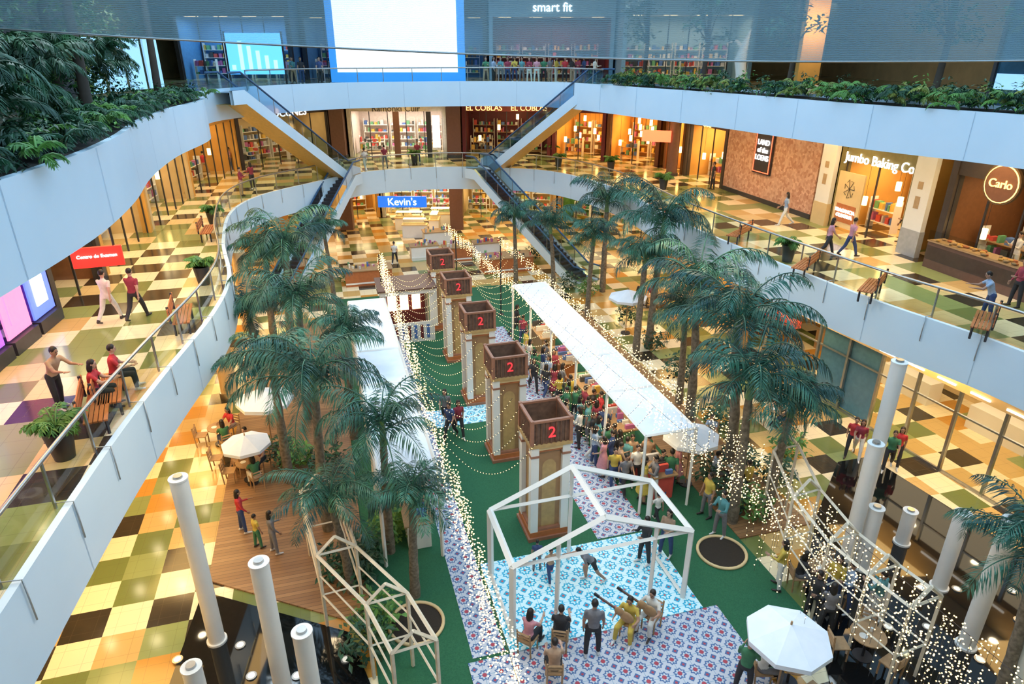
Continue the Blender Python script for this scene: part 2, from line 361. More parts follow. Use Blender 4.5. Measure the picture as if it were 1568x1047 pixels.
b=MB(); b.bx(0,1.7,-.12,0,0,2.5,DARK); b.bx(.08,1.62,-.15,-.12,.08,.12,ER); b.bx(.08,1.62,-.15,-.12,2.38,2.42,ER); b.bx(.08,.12,-.15,-.12,.08,2.42,ER); b.bx(1.58,1.62,-.15,-.12,.08,2.42,ER)
o=b.build('menu_sign_board',loc=Vector((*wr(s1+L*.36),7.6))+Matrix.Rotation(ang,3,'Z')@Vector((0,-.12,0)),rz=ang); 
text('LAND\nof the\nLOENS',(.85,-.16,1.3),0,.42,EW,parent=o)
def pillar(s,x0,x1,base,nm='white_pillar'):
    b=MB(); b.bx(x0,x1,-.35,-.12,6,10.58,WPAINT); b.bx(x0-.02,x1+.02,-.37,-.11,6,7.1,base); m=(x0+x1)/2; b.bx(m-.15,m+.1,-.37,-.35,8,8.5,mat('tan_plate',(.5,.35,.2),.5)); b.bx(m-.15,m+.1,-.37,-.35,8.8,9.1,mat('tan_plate',(.5,.35,.2),.5)); b.build(nm,loc=(*wr(s),0),rz=ang)
pillar(s3-.2,-.55,.45,CREAM)
o=shop(wr(s3+.3),wr(s4),6,4.6,mat('olive_header',(.20,.17,.06),.5),WARMW,EG,150,'Jumbo Baking Co',EW,.6,sdz=-.5,hh=1.3,lanterns=5)
b=MB(); b.bx(0,1.7,-.06,.02,0,2.6,CREAM); b.bx(.2,1.5,-.08,-.06,.25,1.1,ORANGE)
for k in range(7):
    a=k*math.pi/3.5; b.tube([(.85,-.08,1.85),(.85+.35*math.cos(a),-.09,1.85+.45*math.sin(a)),(.85+.3*math.cos(a+.5),-.08,1.85+.38*math.sin(a+.5))],.014,DARK,n=4)
o=b.build('framed_poster',loc=Vector((*wr(s3+.6),6.2))+Matrix.Rotation(ang,3,'Z')@Vector((0,-.2,0)),rz=ang); text('FRAGANCIA\nOLFATIVA',(.85,-.1,.68),0,.24,EW,parent=o)
pillar(s4+.4,-.4,.6,mat('marble_grey',(.45,.45,.45),.3))
shop(wr(s5),wr(s5+6.5),6,4.6,HD,DKW,EG,130,None,shelves='w',lanterns=4)
b=MB(); b.tube([(0,0,0),(0,.12,0)],.75,mat('round_sign_wood',(.08,.05,.03),.6),n=24); b.tube([(0,-.02,0),(0,.0,0)],.68,EY,n=24);b.tube([(0,-.03,0),(0,-.01,0)],.64,BROWN,n=24); b.tube([(0,.06,.7),(0,.06,1.5)],.03,DARK,n=6)
o=b.build('round_sign',loc=Vector((*wr(s5+2.4),9.6))+Matrix.Rotation(ang,3,'Z')@Vector((0,-.3,0)),rz=ang); text('Carlo',(0,-.05,0),0,.42,EY,parent=o)
b=MB(); b.bx(0,5,-.9,-.2,0,1.05,BROWN); b.bx(0,5,-.95,-.15,1.05,1.1,WOODF)
for i in range(40): b.ell((U(.2,4.8),U(-.85,-.3),1.15),(U(.06,.14),.07,.05),random.choice([WARMW,WOODF,ORANGE]),8,5)
b.bx(0,5,-.93,-.91,.35,.9,GLD); b.bx(0,5,-.93,-.90,1.1,1.5,GLD); b.build('bakery_counter',loc=Vector((*wr(s5+.5),6)),rz=ang)
# left wall middle level
shop((-12.4,6),(-15.0,20.2),6,4.6,mat('violet_header',(.15,.05,.3),.4),mat('violet_wall',(.30,.10,.6),.4),EP,220,'MODA',EP,.7,lcol=(.55,.4,1),sdz=-.2)
la=math.atan2(14.2,-2.6); PB=em('window_blue',(.12,.2,.9),1.3); PK_=em('window_pink',(.9,.25,.5),1.1); PV=em('window_violet',(.4,.12,.8),1.0)
b=MB()
for i in range(8):
    x=.3+i*1.6; m=(PB,PV,PK_,PB)[i%4]; b.bx(x,x+1.35,0,.06,.45,3.1,m); b.bx(x+.3,x+1.0,-.03,0,.8,2.0+.3*(i%3),(PK_,EW,PV)[i%3]); b.bx(x-.05,x+1.4,-.15,.1,0,.4,DARK)
b.build('window_display',loc=Vector((-12.7,7.6,6))+Vector((.15,0,0)),rz=la)
shop((-15.05,20.4),(-15.8,24.6),6,4.6,HD,DKW,EG,70)
shop((-15.9,24.8),(-17.6,31.8),6,4.6,WARMW,CREAM,EG,120,lanterns=5)
shop((-17.7,32),(-19.2,40),6,4.6,CREAM,CREAM,EG,140,'LIMONE',EY,.6,sdz=-.3,lanterns=5)
shop((-19.3,40.2),(-20,49.8),6,4.6,WARMW,WARMW,EG,140,lanterns=5)
b=MB(); RS=em('lightbox_red',(.85,.03,.02),.9); b.bx(0,1.35,0,.12,0,.6,RS); b.tube([(.2,.06,.6),(.2,.06,2.3)],.02,DARK,n=4); b.tube([(1.15,.06,.6),(1.15,.06,2.3)],.02,DARK,n=4)
p=site(113,412,8.1); o=b.build('hanging_sign',loc=(p.x,p.y,8.1),rz=.35); text('Centro de Examen',(.68,-.03,.34),0,.14,EW,parent=o)
# ------------------------------------------------------------------ ground shops
shop((-12,61),(-5,61),0,4.3,HW,CREAM,EG,400,None,lcol=(1,.85,.6))
shop((-21,58),(-12.2,61),0,4.3,WARMW,WARMW,EG,300,lanterns=6); shop((-4.8,61),(4,60),0,4.3,CREAM,CREAM,EG,260); shop((4.2,60),(12,52),0,4.3,WARMW,LEAF2,EG,200)
b=MB(); b.bx(-1.9,1.9,0,.2,0,.85,mat('blue_sign',(.02,.12,.5),.4,emit=.9,ecol=(.02,.2,.9))); b.tube([(-1.5,.1,.85),(-1.5,.1,1.9)],.03,DARK,n=4);b.tube([(1.5,.1,.85),(1.5,.1,1.9)],.03,DARK,n=4)
o=b.build('hanging_shop_sign',loc=(-8.6,51.9,2.85)); text('Kevin\'s',(0,-.04,.42),0,.8,EW,parent=o)
for x,y,w,d in((-10,56,2.4,.8),(-7.2,57.5,1.8,.8),(-9,53.5,2,.7),(-7,55.2,.8,1.6)):
    b=MB(); b.bx(0,w,0,d,0,1.0,WPAINT); b.bx(-.05,w+.05,-.05,d+.05,1.0,1.08,CREAM); b.bx(.1,w-.1,.1,d-.1,1.08,1.5,GLD); b.bx(.1,w-.1,.1,d-.1,1.5,1.54,EG); b.build('display_counter',loc=(x,y,0))
b=MB(); GA=Vector((11.7,31,0)); GB=Vector((17.8,14.2,0)); W=(GB-GA).length; a2=math.atan2((GB-GA).y,(GB-GA).x)
n=11
for i in range(n+1):
    x=W*i/n; b.bx(x-.05,x+.05,-.06,.06,0,3.4,STEEL)
    if i<n: 
        b.add([(x,0,.08),(x+W/n,0,.08),(x+W/n,0,3.3),(x,0,3.3)],[(0,1,2,3)],GLD); b.bx(x,x+W/n,-.04,.04,0,.1,STEEL); b.bx(x,x+W/n,-.04,.04,2.4,2.46,STEEL)
b.bx(0,W,-.15,.2,3.3,4.38,CREAM); b.bx(0,W,6,6.1,0,4.38,CREAM)
for i in range(4): b.bx(1+i*4.2,3.4+i*4.2,3.8,4.6,0,1.0,random.choice([WPAINT,WOODF])); b.bx(1+i*4.2,3.4+i*4.2,5.7,5.95,1.3,2.6,random.choice(MERCH))
for i in range(14): b.bx(.5+i*1.25,1.2+i*1.25,-.2,-.16,3.42,3.48,EW)
b.bx(1.2,3.8,-.5,-.1,2.7,3.0,MERCH[0]); b.bx(5,8,.1,.14,.1,3.2,mat('blue_window',(.15,.35,.5),.2))
b.build('glass_storefront',loc=GA,rz=a2)
c=(GA+GB)/2+Vector((2.6,1,0)); area((c.x,c.y,4.2),12,3,230,(1,.78,.5),(0,0,a2),'shop_light')
b=MB(); b.bx(0,5.5,-.3,.1,0,4.38,CREAM); b.bx(.6,4.6,-.34,-.3,.8,2.6,mat('grey_panel',(.55,.52,.42),.6)); b.bx(1.2,1.6,-.36,-.3,3,3.6,BROWN)
o=b.build('wall_right_ground',loc=GB,rz=a2); text('NO ES SOLO\nLO QUE VES\nES COMO',(2.6,-.36,1.7),0,.42,WPAINT,parent=o)
b=MB(); b.bx(-19.6,-19.4,2,57,0,4.4,WARMW); b.build('wall_left_ground')
b=MB(); b.poly([(11.9,31.2),(12.1,31.2),(12.2,51.9),(12,51.9)],0,4.38,WARMW); b.build('wall_right_rear')
for x,y in((-12.5,26),(-14.5,34),(-15.8,43.5),(11,40),(12,33)): 
    b=MB(); b.tube([(0,0,0),(0,0,4.38)],.35,CREAM,n=16); b.tube([(0,0,0),(0,0,.3)],.42,STEEL,n=16); b.build('round_column',loc=(x,y,0))
# ------------------------------------------------------------------ escalators
ESB=mat('escalator_blue',(.03,.10,.22),.35); EUN=mat('escalator_underside',(.74,.50,.16),.4); GLB=glass('escalator_glass',(.45,.68,.85),.35,.05)
def escalator(T,B_,w=1.2):
    T=Vector(T);B_=Vector(B_); d=B_-T; hd=Vector((d.x,d.y,0)); L=hd.length; hd.normalize(); side=Vector((-hd.y,hd.x,0))
    b=MB(); n=32
    def q(s,o,dz):
        z=T.z if s<0 else (B_.z if s>L else T.z+(B_.z-T.z)*s/L); p=T+hd*s+side*o; return Vector((p.x,p.y,z+dz))
    S=[-1.0,0,L,L+1.0]
    for o in(-w/2-.12,w/2+.12):
        for s_,e_ in zip(S[:-1],S[1:]):
            b.add([q(s_,o,.1),q(e_,o,.1),q(e_,o,.95),q(s_,o,.95)],[(0,1,2,3)],GLB)
        b.tube([q(s,o,1.0) for s in S],.06,ESB,n=6)
        for oo in(o-.1,o+.1):
            for s_,e_ in zip(S[:-1],S[1:]): b.add([q(s_,oo,-.6),q(e_,oo,-.6),q(e_,oo,.12),q(s_,oo,.12)],[(0,1,2,3)],WHITE)
        for s_,e_ in zip(S[:-1],S[1:]): b.add([q(s_,o-.1,.12),q(e_,o-.1,.12),q(e_,o+.1,.12),q(s_,o+.1,.12)],[(0,1,2,3)],STEEL)
        for i in range(1,8): 
            s_=L*i/8; b.beam(q(s_,o,.1),q(s_,o,.95),.03,STEEL)
    for s_,e_ in zip(S[:-1],S[1:]): b.add([q(s_,-w/2-.22,-.6),q(e_,-w/2-.22,-.6),q(e_,w/2+.22,-.6),q(s_,w/2+.22,-.6)],[(0,1,2,3)],EUN)
    for i in range(n):
        s_=L*i/n; p=q(s_,0,-.0)
        b.add([q(s_,-w/2,0),q(s_,w/2,0),Vector((*q(s_+L/n,w/2,0).xy,p.z)),Vector((*q(s_+L/n,-w/2,0).xy,p.z))],[(0,1,2,3)],DARK)
        b.add([Vector((*q(s_+L/n,-w/2,0).xy,p.z)),Vector((*q(s_+L/n,w/2,0).xy,p.z)),q(s_+L/n,w/2,0),q(s_+L/n,-w/2,0)],[(0,1,2,3)],DARK)
    for s_,e_ in((-1,0),(L,L+1)): b.add([q(s_,-w/2,.02),q(e_,-w/2,.02),q(e_,w/2,.02),q(s_,w/2,.02)],[(0,1,2,3)],STEEL)
    return b.build('escalator')
escalator((-15.2,38.4,12.02),(-12.2,48.0,6.02)); escalator((5.3,45.5,12.02),(-1.3,51.4,6.02))
escalator((-11.7,47.2,6.02),(-14.2,37.6,0.03)); escalator((-2.2,50.0,6.02),(4.6,42.6,0.03))
# ------------------------------------------------------------------ upper level far side
SCREEN=mat('billboard_screen',(.9,.95,1),.4,emit=1.3,ecol=(.86,.95,1),col2=(.7,.85,1),scale=3)
b=MB(); b.bx(-12.4,-3.2,48.9,49.3,12.1,17.6,mat('billboard_frame',(.03,.20,.6),.4,emit=.7,ecol=(.05,.35,1))); b.bx(-11.9,-3.7,48.84,48.9,12.75,17.2,SCREEN)
b.bx(-11.5,-11.1,49.0,49.2,12,12.3,DARK); b.bx(-4.5,-4.1,49.0,49.2,12,12.3,DARK); b.build('billboard_screen')
BLW=mat('blue_wall',(.12,.32,.6),.4); BGW=mat('bluegrey_wall',(.30,.48,.60),.5)
def far_shop(x0,x1,y,inner,p,lc,sign=None,sm=None,hd=HD): shop((x0,y),(x1,y),12,5.8,hd,inner,EG,p,sign,sm,.9,hh=1.3,lcol=lc)
far_shop(-26,-17,56,BLW,300,(.4,.7,1)); far_shop(-16.8,-2,58,BLW,120,(.5,.7,1)); far_shop(-1.8,8,57,MAROON,150,(1,.6,.45),'smart fit',EW,BGW); far_shop(8.2,18,54,BGW,200,(1,.75,.5),None,None,BGW)
b=MB(); b.bx(-1.8,1.8,0,.15,0,2.6,EB)
for i in range(6): b.bx(-1.6+i*.55,-1.35+i*.55,-.02,0,.3,.6+.3*(i*5%6),em('screen_cyan',(.4,.8,1),1.5))
b.bx(-1.9,-1.8,-.05,.2,-.6,2.7,DARK);b.bx(1.8,1.9,-.05,.2,-.6,2.7,DARK); b.build('blue_display_screen',loc=(-17.6,49.5,12.6),rz=.2)
b=MB(); b.bx(0,.3,0,14,12,17.5,mat('dark_blue_glass',(.03,.09,.15),.1)); 
for i in range(8): b.bx(-.1,.0,i*2,i*2+.15,12,17.5,DARK)
for i in range(7): b.bx(-.08,-.02,i*2+.3,i*2+1.9,12.6,13.2,em('cool_strip',(.35,.65,.9),.8))
b.build('dark_glass_facade',loc=(23.5,16,0),rz=.25)
b=MB(); b.bx(0,1.2,0,.5,0,5.5,WARMW); b.bx(-.05,1.25,-.05,.55,0,.3,WPAINT); b.build('painted_column',loc=(16.0,40,12))
area((16.5,38.5,15.5),1,1,90,(1,.7,.4),(math.radians(80),0,0),'wall_lamp')
b=MB(); b.tube([(0,0,0),(.1,0,.8),(-.05,0,1.6),(.1,0,2.4),(.35,0,3.2)],[.22,.3,.34,.2,.03],WPAINT,n=12); b.tube([(.1,0,2.1),(-.4,0,2.6),(-.9,0,2.5)],[.14,.1,.02],WPAINT,n=8); b.box((0,0,.15),(.8,.8,.3),BROWN); b.build('white_sculpture',loc=(13.2,41.5,12))
b=MB(); b.poly([(-24,6),(-23.8,6),(-21.8,36),(-22,36)],12,17.9,HD)
for i in range(4): b.bx(-18.6,-18.5,31+i*1.8,32.4+i*1.8,12.3,14.6,em('cool_strip',(.35,.65,.9),.8))
b.build('wall_left_upper')
b=MB(); b.poly([(-28,8),(-27.8,8),(-9.6,3.4),(-9.6,3.2)],12,17.9,HD); b.build('wall_left_upper_near')
# ------------------------------------------------------------------ net
b=MB(); N=40;vs=[]
for i in range(N+1):
    t=i/N; x=-7.7+25*t; y=9+1.5*t+.15*math.sin(t*40)
    zz=14.34-.46*math.sin(math.pi*t)
    vs+= [(x,y,zz),(x,y,16.0),(x,y+.1,17.95)]
b.add(vs,[(3*i+k,3*i+3+k,3*i+4+k,3*i+1+k) for i in range(N) for k in(0,1)],NET,True)
b.tube([vs[3*i] for i in range(N+1)],.012,STEEL,n=4); b.build('safety_net')
# ------------------------------------------------------------------ foliage
def leafblob(b,c,r,n,size,m):
    c=Vector(c)
    for _ in range(n):
        d=Vector((random.gauss(0,1),random.gauss(0,1),random.gauss(0,1))).normalized()*(R()**.4)
        p=c+Vector((d.x*r[0],d.y*r[1],d.z*r[2])); s=size*U(.6,1.4)
        a=Vector((U(-1,1),U(-1,1),U(-.6,.6))).normalized(); w=a.cross(Vector((U(-.5,.5),U(-.5,.5),1))).normalized()
        b.add([p,p+a*s*.5+w*s*.22,p+a*s-Vector((0,0,s*.15)),p+a*s*.5-w*s*.22],[(0,1,2,3)],m)
def frond(b,base,az,el,L,droop,leafL,n,m,wid=.045,rm=None,back=.25):
    p=Vector(base); e=el; pts=[p.copy()]; seg=L/n; h=Vector((math.cos(az),math.sin(az),0)); side=Vector((-h.y,h.x,0))
    for i in range(n):
        t=(i+.5)/n; e=el-droop*t**1.4; dr=h*math.cos(e)+Vector((0,0,math.sin(e))); p=p+dr*seg; pts.append(p.copy())
        if i<1: continue
        l=leafL*(math.sin(math.pi*min(1,.12+.83*t))**.7)
        for s in(-1,1):
            for k in(0,.5):
                q=p-dr*seg*k; a=(side*s*U(.7,.95)+dr*U(.4,.75)+Vector((0,0,-U(.2,.85)))).normalized(); w=dr*wid
                b.add([q-w*.3,q+a*l*.5-w+Vector((0,0,.03*l)),q+a*l-Vector((0,0,.26*l)),q+a*l*.5+w+Vector((0,0,.03*l))],[(0,1,2,3)],m)
    b.tube(pts[::2]+[pts[-1]],[.03*(1-.8*i/(len(pts[::2]))) for i in range(len(pts[::2])+1)],rm or m,n=4,cap=False)
def palm_mesh(seed,h,L=2.5,nf=19):
    random.seed(seed); b=MB(); lx,ly=U(-.3,.3),U(-.3,.3)
    pts=[(lx*(t/10)**2,ly*(t/10)**2,h*t/10) for t in range(11)]
    b.tube(pts,[.17-.007*t+(.02 if t%2 else 0) for t in range(11)],TRUNK,n=10)
    top=Vector(pts[-1]); b.tube([top-Vector((0,0,.1)),top+Vector((0,0,.75))],[.13,.06],mat('palm_crownshaft',(.14,.26,.09),.5),n=10)
    for i in range(nf):
        az=i*2.399+U(-.25,.25); t=i/nf; el=math.radians(80-58*t)+U(-.12,.12)
        frond(b,top+Vector((0,0,.65-.4*t)),az,el,L*U(.85,1.15),math.radians(U(95,145)),.60,26,PLEAF if i%3 else PLEAF2,.022,rm=PLEAF)
    return b.build('palm_%d'%seed,col=False)
PM=[palm_mesh(s,4.5,U(2.45,2.7),17) for s in(1,2,3)]+[palm_mesh(5,4.6,2.0,15)]
def palm(px,py,z,k=0,f=1.0):
    p=site(px,py,z); o=inst('palm_tree',PM[k%4],(p.x,p.y,0),U(0,6)); o.scale=(z/4.9*f,z/4.9*f,z/4.9)
for x,y,z,k,f in [(425,380,5.6,0,1),(448,462,5.2,1,1),(500,355,4.4,3,1),(385,480,4.4,3,1.1),(472,590,5.2,2,.95),(525,515,4.4,3,1),(580,650,4.5,1,.95),(520,765,3.2,0,1.15),(625,765,3.3,3,1.25),(400,395,5.0,3,1.1),(415,560,4.6,3,1.1),
   (790,335,4.4,3,1),(850,345,4.6,0,.95),(930,312,5.6,1,1),(905,365,4.6,3,1),(1010,345,6.4,2,.9),(985,400,4.8,3,1.1),(1080,440,5.8,0,.95),(1055,480,4.2,3,1.1),(1150,505,5.8,1,1),(1155,590,5.0,2,1),(1205,620,4.2,3,1.1)]:
    palm(x,y,z,k,f)
p=site(1560,850,4.5); inst('palm_tree',PM[1],(p.x+.8,p.y,0),1.0,scale=.85)
random.seed(11)
b=MB()
for x,y in [(560,840),(545,870),(430,690),(455,700),(600,800),(1130,700),(1090,720),(500,700),(1190,720),(960,480),(900,440),(870,430),(820,385),(530,420),(410,440),(1000,520),(1040,560),(560,980),(575,940),(1120,760),(1100,640),(1210,680),(520,860),(1150,770),(480,740)]:
    p=site(x,y,.5); leafblob(b,(p.x,p.y,.55),(.7,.7,.6),260,.22,random.choice([LEAF1,LEAF1,LEAF2]))
b.build('garden_shrubs')
random.seed(21)
o17,o09,o19=offs(up,.17),offs(up,.9),offs(up,1.9)
def planter(name,cond,dens,hgt,kinds):
    b=MB(); idx=[i for i,p in enumerate(up) if cond(p)]
    B=[o17[i] for i in idx]; C=[o19[i] for i in idx]; n=len(B)
    b.add([(p.x,p.y,12.18) for p in B]+[(p.x,p.y,12.18) for p in C],[(i,i+1,n+i+1,n+i) for i in range(n-1)],SOIL)
    b.add([(p.x,p.y,12.02) for p in C]+[(p.x,p.y,12.3) for p in C],[(i,i+1,n+i+1,n+i) for i in range(n-1)],WHITE)
    for i in idx:
        for k in range(dens):
            off=U(.1,1.7); q=up[i]+(o09[i]-up[i])/.9*off+Vector((U(-.3,.3),U(-.3,.3),0))
            m=random.choice(kinds)
            if R()<.5: leafblob(b,(q.x,q.y,12.3+U(0,hgt)),(.35,.35,.3),34,.16,m)
            else:
                L=U(.4,.8)
                for j in range(7): frond(b,(q.x,q.y,12.25+U(0,hgt*.6)),j*.9+U(0,.5),U(.6,1.2),L*U(.8,1.2),2.0,.17,8,m,.03)
    return b.build(name)
planter('planter_ferns',lambda p:p.x<-6.8 and 4<p.y<30.5,5,.45,[LEAF1,LEAF1,LEAF1,LEAF2])
planter('planter_shrubs',lambda p:p.x>5.6 and 8<p.y<43.5,4,.8,[LEAF1,LEAF1,LEAF2,LEAF3,LEAF2])
b=MB(); random.seed(5); DT=mat('dark_trunk',(.06,.045,.035),.9)
def gp(t,off):
    i=min(range(len(up)),key=lambda j:abs(up[j].y-(10+t*18))+(0 if up[j].x<0 else 99)); return o17[i]+(o09[i]-o17[i]).normalized()*off
for k in range(12):
    p=gp(k/11,U(1,3.5)); x,y=p.x,p.y
    b.tube([(x,y,12),(x+.1,y,14.5),(x+.2,y+.1,17.9)],[.16,.13,.09],DT,n=8)
for k in range(230):
    p=gp(R(),U(1.6,6.5)); leafblob(b,(p.x,p.y,U(12.5,17.2)),(.75,.75,.7),90,.20,random.choice([LEAF1,LEAF1,LEAF1,LEAF1,LEAF2]))
for k in range(38):
    p=gp(U(.6,1),U(1.0,2.4)); leafblob(b,(p.x,p.y,U(12.8,17.3)),(.3,.3,.7),120,.14,random.choice([LEAF3,LEAF2,LEAF1]))
for k in range(18):
    p=gp(R()*.8,U(.8,2.2)); az0=U(0,6); z=U(12.7,14.2)
    for j in range(9): frond(b,(p.x,p.y,z),az0+j*.7,U(.3,1.1),U(.8,1.4),2.0,.3,12,LEAF1,.032)
b.build('indoor_tree_grove')
random.seed(9)
for x,y in((8.2,44.5),(10.7,40),(14,36),(17.6,29.5),(19.5,26),(21,22)):
    b=MB(); b.tube([(0,0,0),(.1,0,2.5),(-.1,0,5.8)],[.16,.12,.09],DT,n=8)
    for k in range(9): 
        q=(U(-1.2,1.2),U(-1.2,1.2),U(2.6,5.3)); b.tube([(.1,0,2.4),(q[0]*.5,q[1]*.5,(q[2]+2.4)/2+.2),q],[.05,.035,.015],DT,n=5); leafblob(b,q,(.7,.7,.5),60,.3,LEAF1)
    b.build('indoor_tree',loc=(x,y,12))
# ------------------------------------------------------------------ ground surfaces (axis frame)
def slabax(name,pts,z0,z1,m):
    b=MB(AX.copy()); b.poly(pts,z0,z1,m); return b.build(name)
def rect(c0,c1,a0,a1): return [(c0,a0),(c1,a0),(c1,a1),(c0,a1)]
slabax('turf_lawn',rect(.0,11.4,9.5,40),0,.02,TURF)
slabax('wood_deck',[(-4.4,16.6),(-.6,14),(0,14),(0,38),(-4.4,34)],0,.05,DECK)
slabax('wood_deck',rect(11.4,14,14,34),0,.05,DECK)
slabax('patterned_runner',rect(2.35,3.2,11.9,33),.02,.035,RUG_R)
slabax('patterned_runner',rect(7.1,8.85,15.2,33),.02,.035,RUG_R)
slabax('patterned_runner',rect(3.2,7.1,23.2,24.6),.02,.035,RUG_B)
slabax('blue_patterned_rug',rect(3.3,8.8,11.8,15.1),.02,.05,RUG_B)
slabax('red_patterned_rug',rect(2.2,9.2,5,11.78),.02,.05,RUG_R)
pl=[(-4.5,16.2),(-.6,13.6),(.4,9.4),(2,9.4),(2,3),(-6,3),(-5,12)]
slabax('reflecting_pond',pl,.0,.04,BLACKG)
b=MB(); 
pr=[site(x,y,0).xy for x,y in((1283,708),(1330,700),(1568,850),(1640,900),(1640,1150),(1300,1150),(1230,900),(1250,790))]
b.poly([tuple(p) for p in reversed(pr)],0,.04,BLACKG); b.build('reflecting_pond')
b=MB()
for x,y in((368,988),(385,1035),(530,1010),(455,1035),(272,1010),(1550,905),(1410,900),(1465,902),(1500,1010),(1560,950),(1420,960),(1360,960)):
    p=site(x,y,.04); b.tube([(p.x,p.y,.04),(p.x,p.y,.07)],.13,STEEL,n=16); b.tube([(p.x,p.y,.07),(p.x,p.y,.075)],.09,em('spot_lens',(.8,.85,.8),.5),n=12)
b.build('pond_spotlights')
for c,a in((1.15,13.4),(10.5,13.6)):
    b=MB(); P=ax(c,a,0)
    ringp=[(.72*math.cos(t),.72*math.sin(t),.06) for t in [i*2*math.pi/32 for i in range(33)]]
    b.tube(ringp,.05,CREAM,n=6,cap=False); b.tube([(0,0,.02),(0,0,.05)],.7,SOIL,n=28); b.build('planting_ring',loc=(P.x,P.y,0))
def post(bx_,by_,tx,ty,r=.2):
    B0=site(bx_,by_,0)
    v=(ty-523.3)/FX; z=H-B0.y*(SP+v*CP)/(CP-v*SP)
    b=MB(); b.tube([(0,0,0),(0,0,z*.5),(0,0,z)],r,WPAINT,n=24,cap=True); b.tube([(0,0,z),(0,0,z+.04)],[r*1.08,r*1.08],WPAINT,n=24); b.tube([(0,0,z+.04),(0,0,z+.1)],[r*.55,r*.5],STEEL,n=16)
    b.tube([(0,0,.04),(0,0,.1)],r*1.25,WPAINT,n=24)
    b.build('white_tube_post',loc=(B0.x,B0.y,0))
for q in [(333,982,262,733),(438,1075,395,862),(490,1130,465,968),(322,1130,308,1022),(1305,835,1350,555),(1293,868,1325,680),(1318,870,1322,778),(1380,832,1385,783),(1437,900,1467,786),(1478,990,1523,797),(1540,1080,1585,815),(1335,945,1342,895)]: post(*q)
# ------------------------------------------------------------------ canopies / stalls (axis frame)
def canopy(c0,c1,a0,a1,z,name='market_canopy'):
    b=MB(AX.copy()); n=int((a1-a0)/1.5); m=6; vs=[]
    for i in range(n*4+1):
        for j in range(m+1):
            a=a0+(a1-a0)*i/(n*4); c=c0+(c1-c0)*j/m; s=abs(math.sin(math.pi*(i/4)))
            vs.append((c,a,z-.12*s*math.sin(math.pi*j/m)))
    b.add(vs,[(i*(m+1)+j,i*(m+1)+j+1,(i+1)*(m+1)+j+1,(i+1)*(m+1)+j) for i in range(n*4) for j in range(m)],FAB,True)
    for c in(c0,c1):
        b.beam((c,a0,z),(c,a1,z),.08,WPAINT)
        for i in range(0,n+1,2): b.beam((c,a0+(a1-a0)*i/n,0),(c,a0+(a1-a0)*i/n,z),.08,WPAINT)
    for i in range(0,n+1,2): b.beam((c0,a0+(a1-a0)*i/n,z),(c1,a0+(a1-a0)*i/n,z),.07,WPAINT)
    for i in range(0,n-1,2):
        a=a0+(a1-a0)*i/n+.5; cc=(c0+c1)/2; mm=random.choice([ORANGE,WOODF,MERCH[4],WPAINT,MERCH[0]])
        b.bx(cc-.1,cc+.6,a,a+1.9,.02,.95,mm); b.bx(cc-.2,cc+.7,a-.1,a+2,.95,1.0,WOODF)
        for k in range(10): b.bx(cc+U(-.1,.4),cc+U(.42,.6),a+k*.18,a+k*.18+.1,1.0,1.0+U(.08,.3),random.choice(MERCH))
    return b.build(name)
canopy(8.9,10.65,16,31.2,3.0); canopy(.6,2.3,15.8,31,3.0)
for a in(18.5,23.5,28.5): area(ax(9.3,a,2.8),.3,4,80,(1,.75,.42),(0,0,TH),'canopy_fill')  # added fill lights without fixtures, brighten the crowd beside the canopy
DIG=em('red_numeral',(.8,.05,.06),.8); BOXM=mat('tower_box_wood',(.22,.12,.08),.55,scale=5,col2=(.13,.07,.05)); PAN=mat('tower_panel_wood',(.40,.22,.10),.5,scale=4)
RIMM=mat('tower_rim',(.38,.17,.10),.5); NG=mat('niche_gold',(.54,.35,.14),.5)
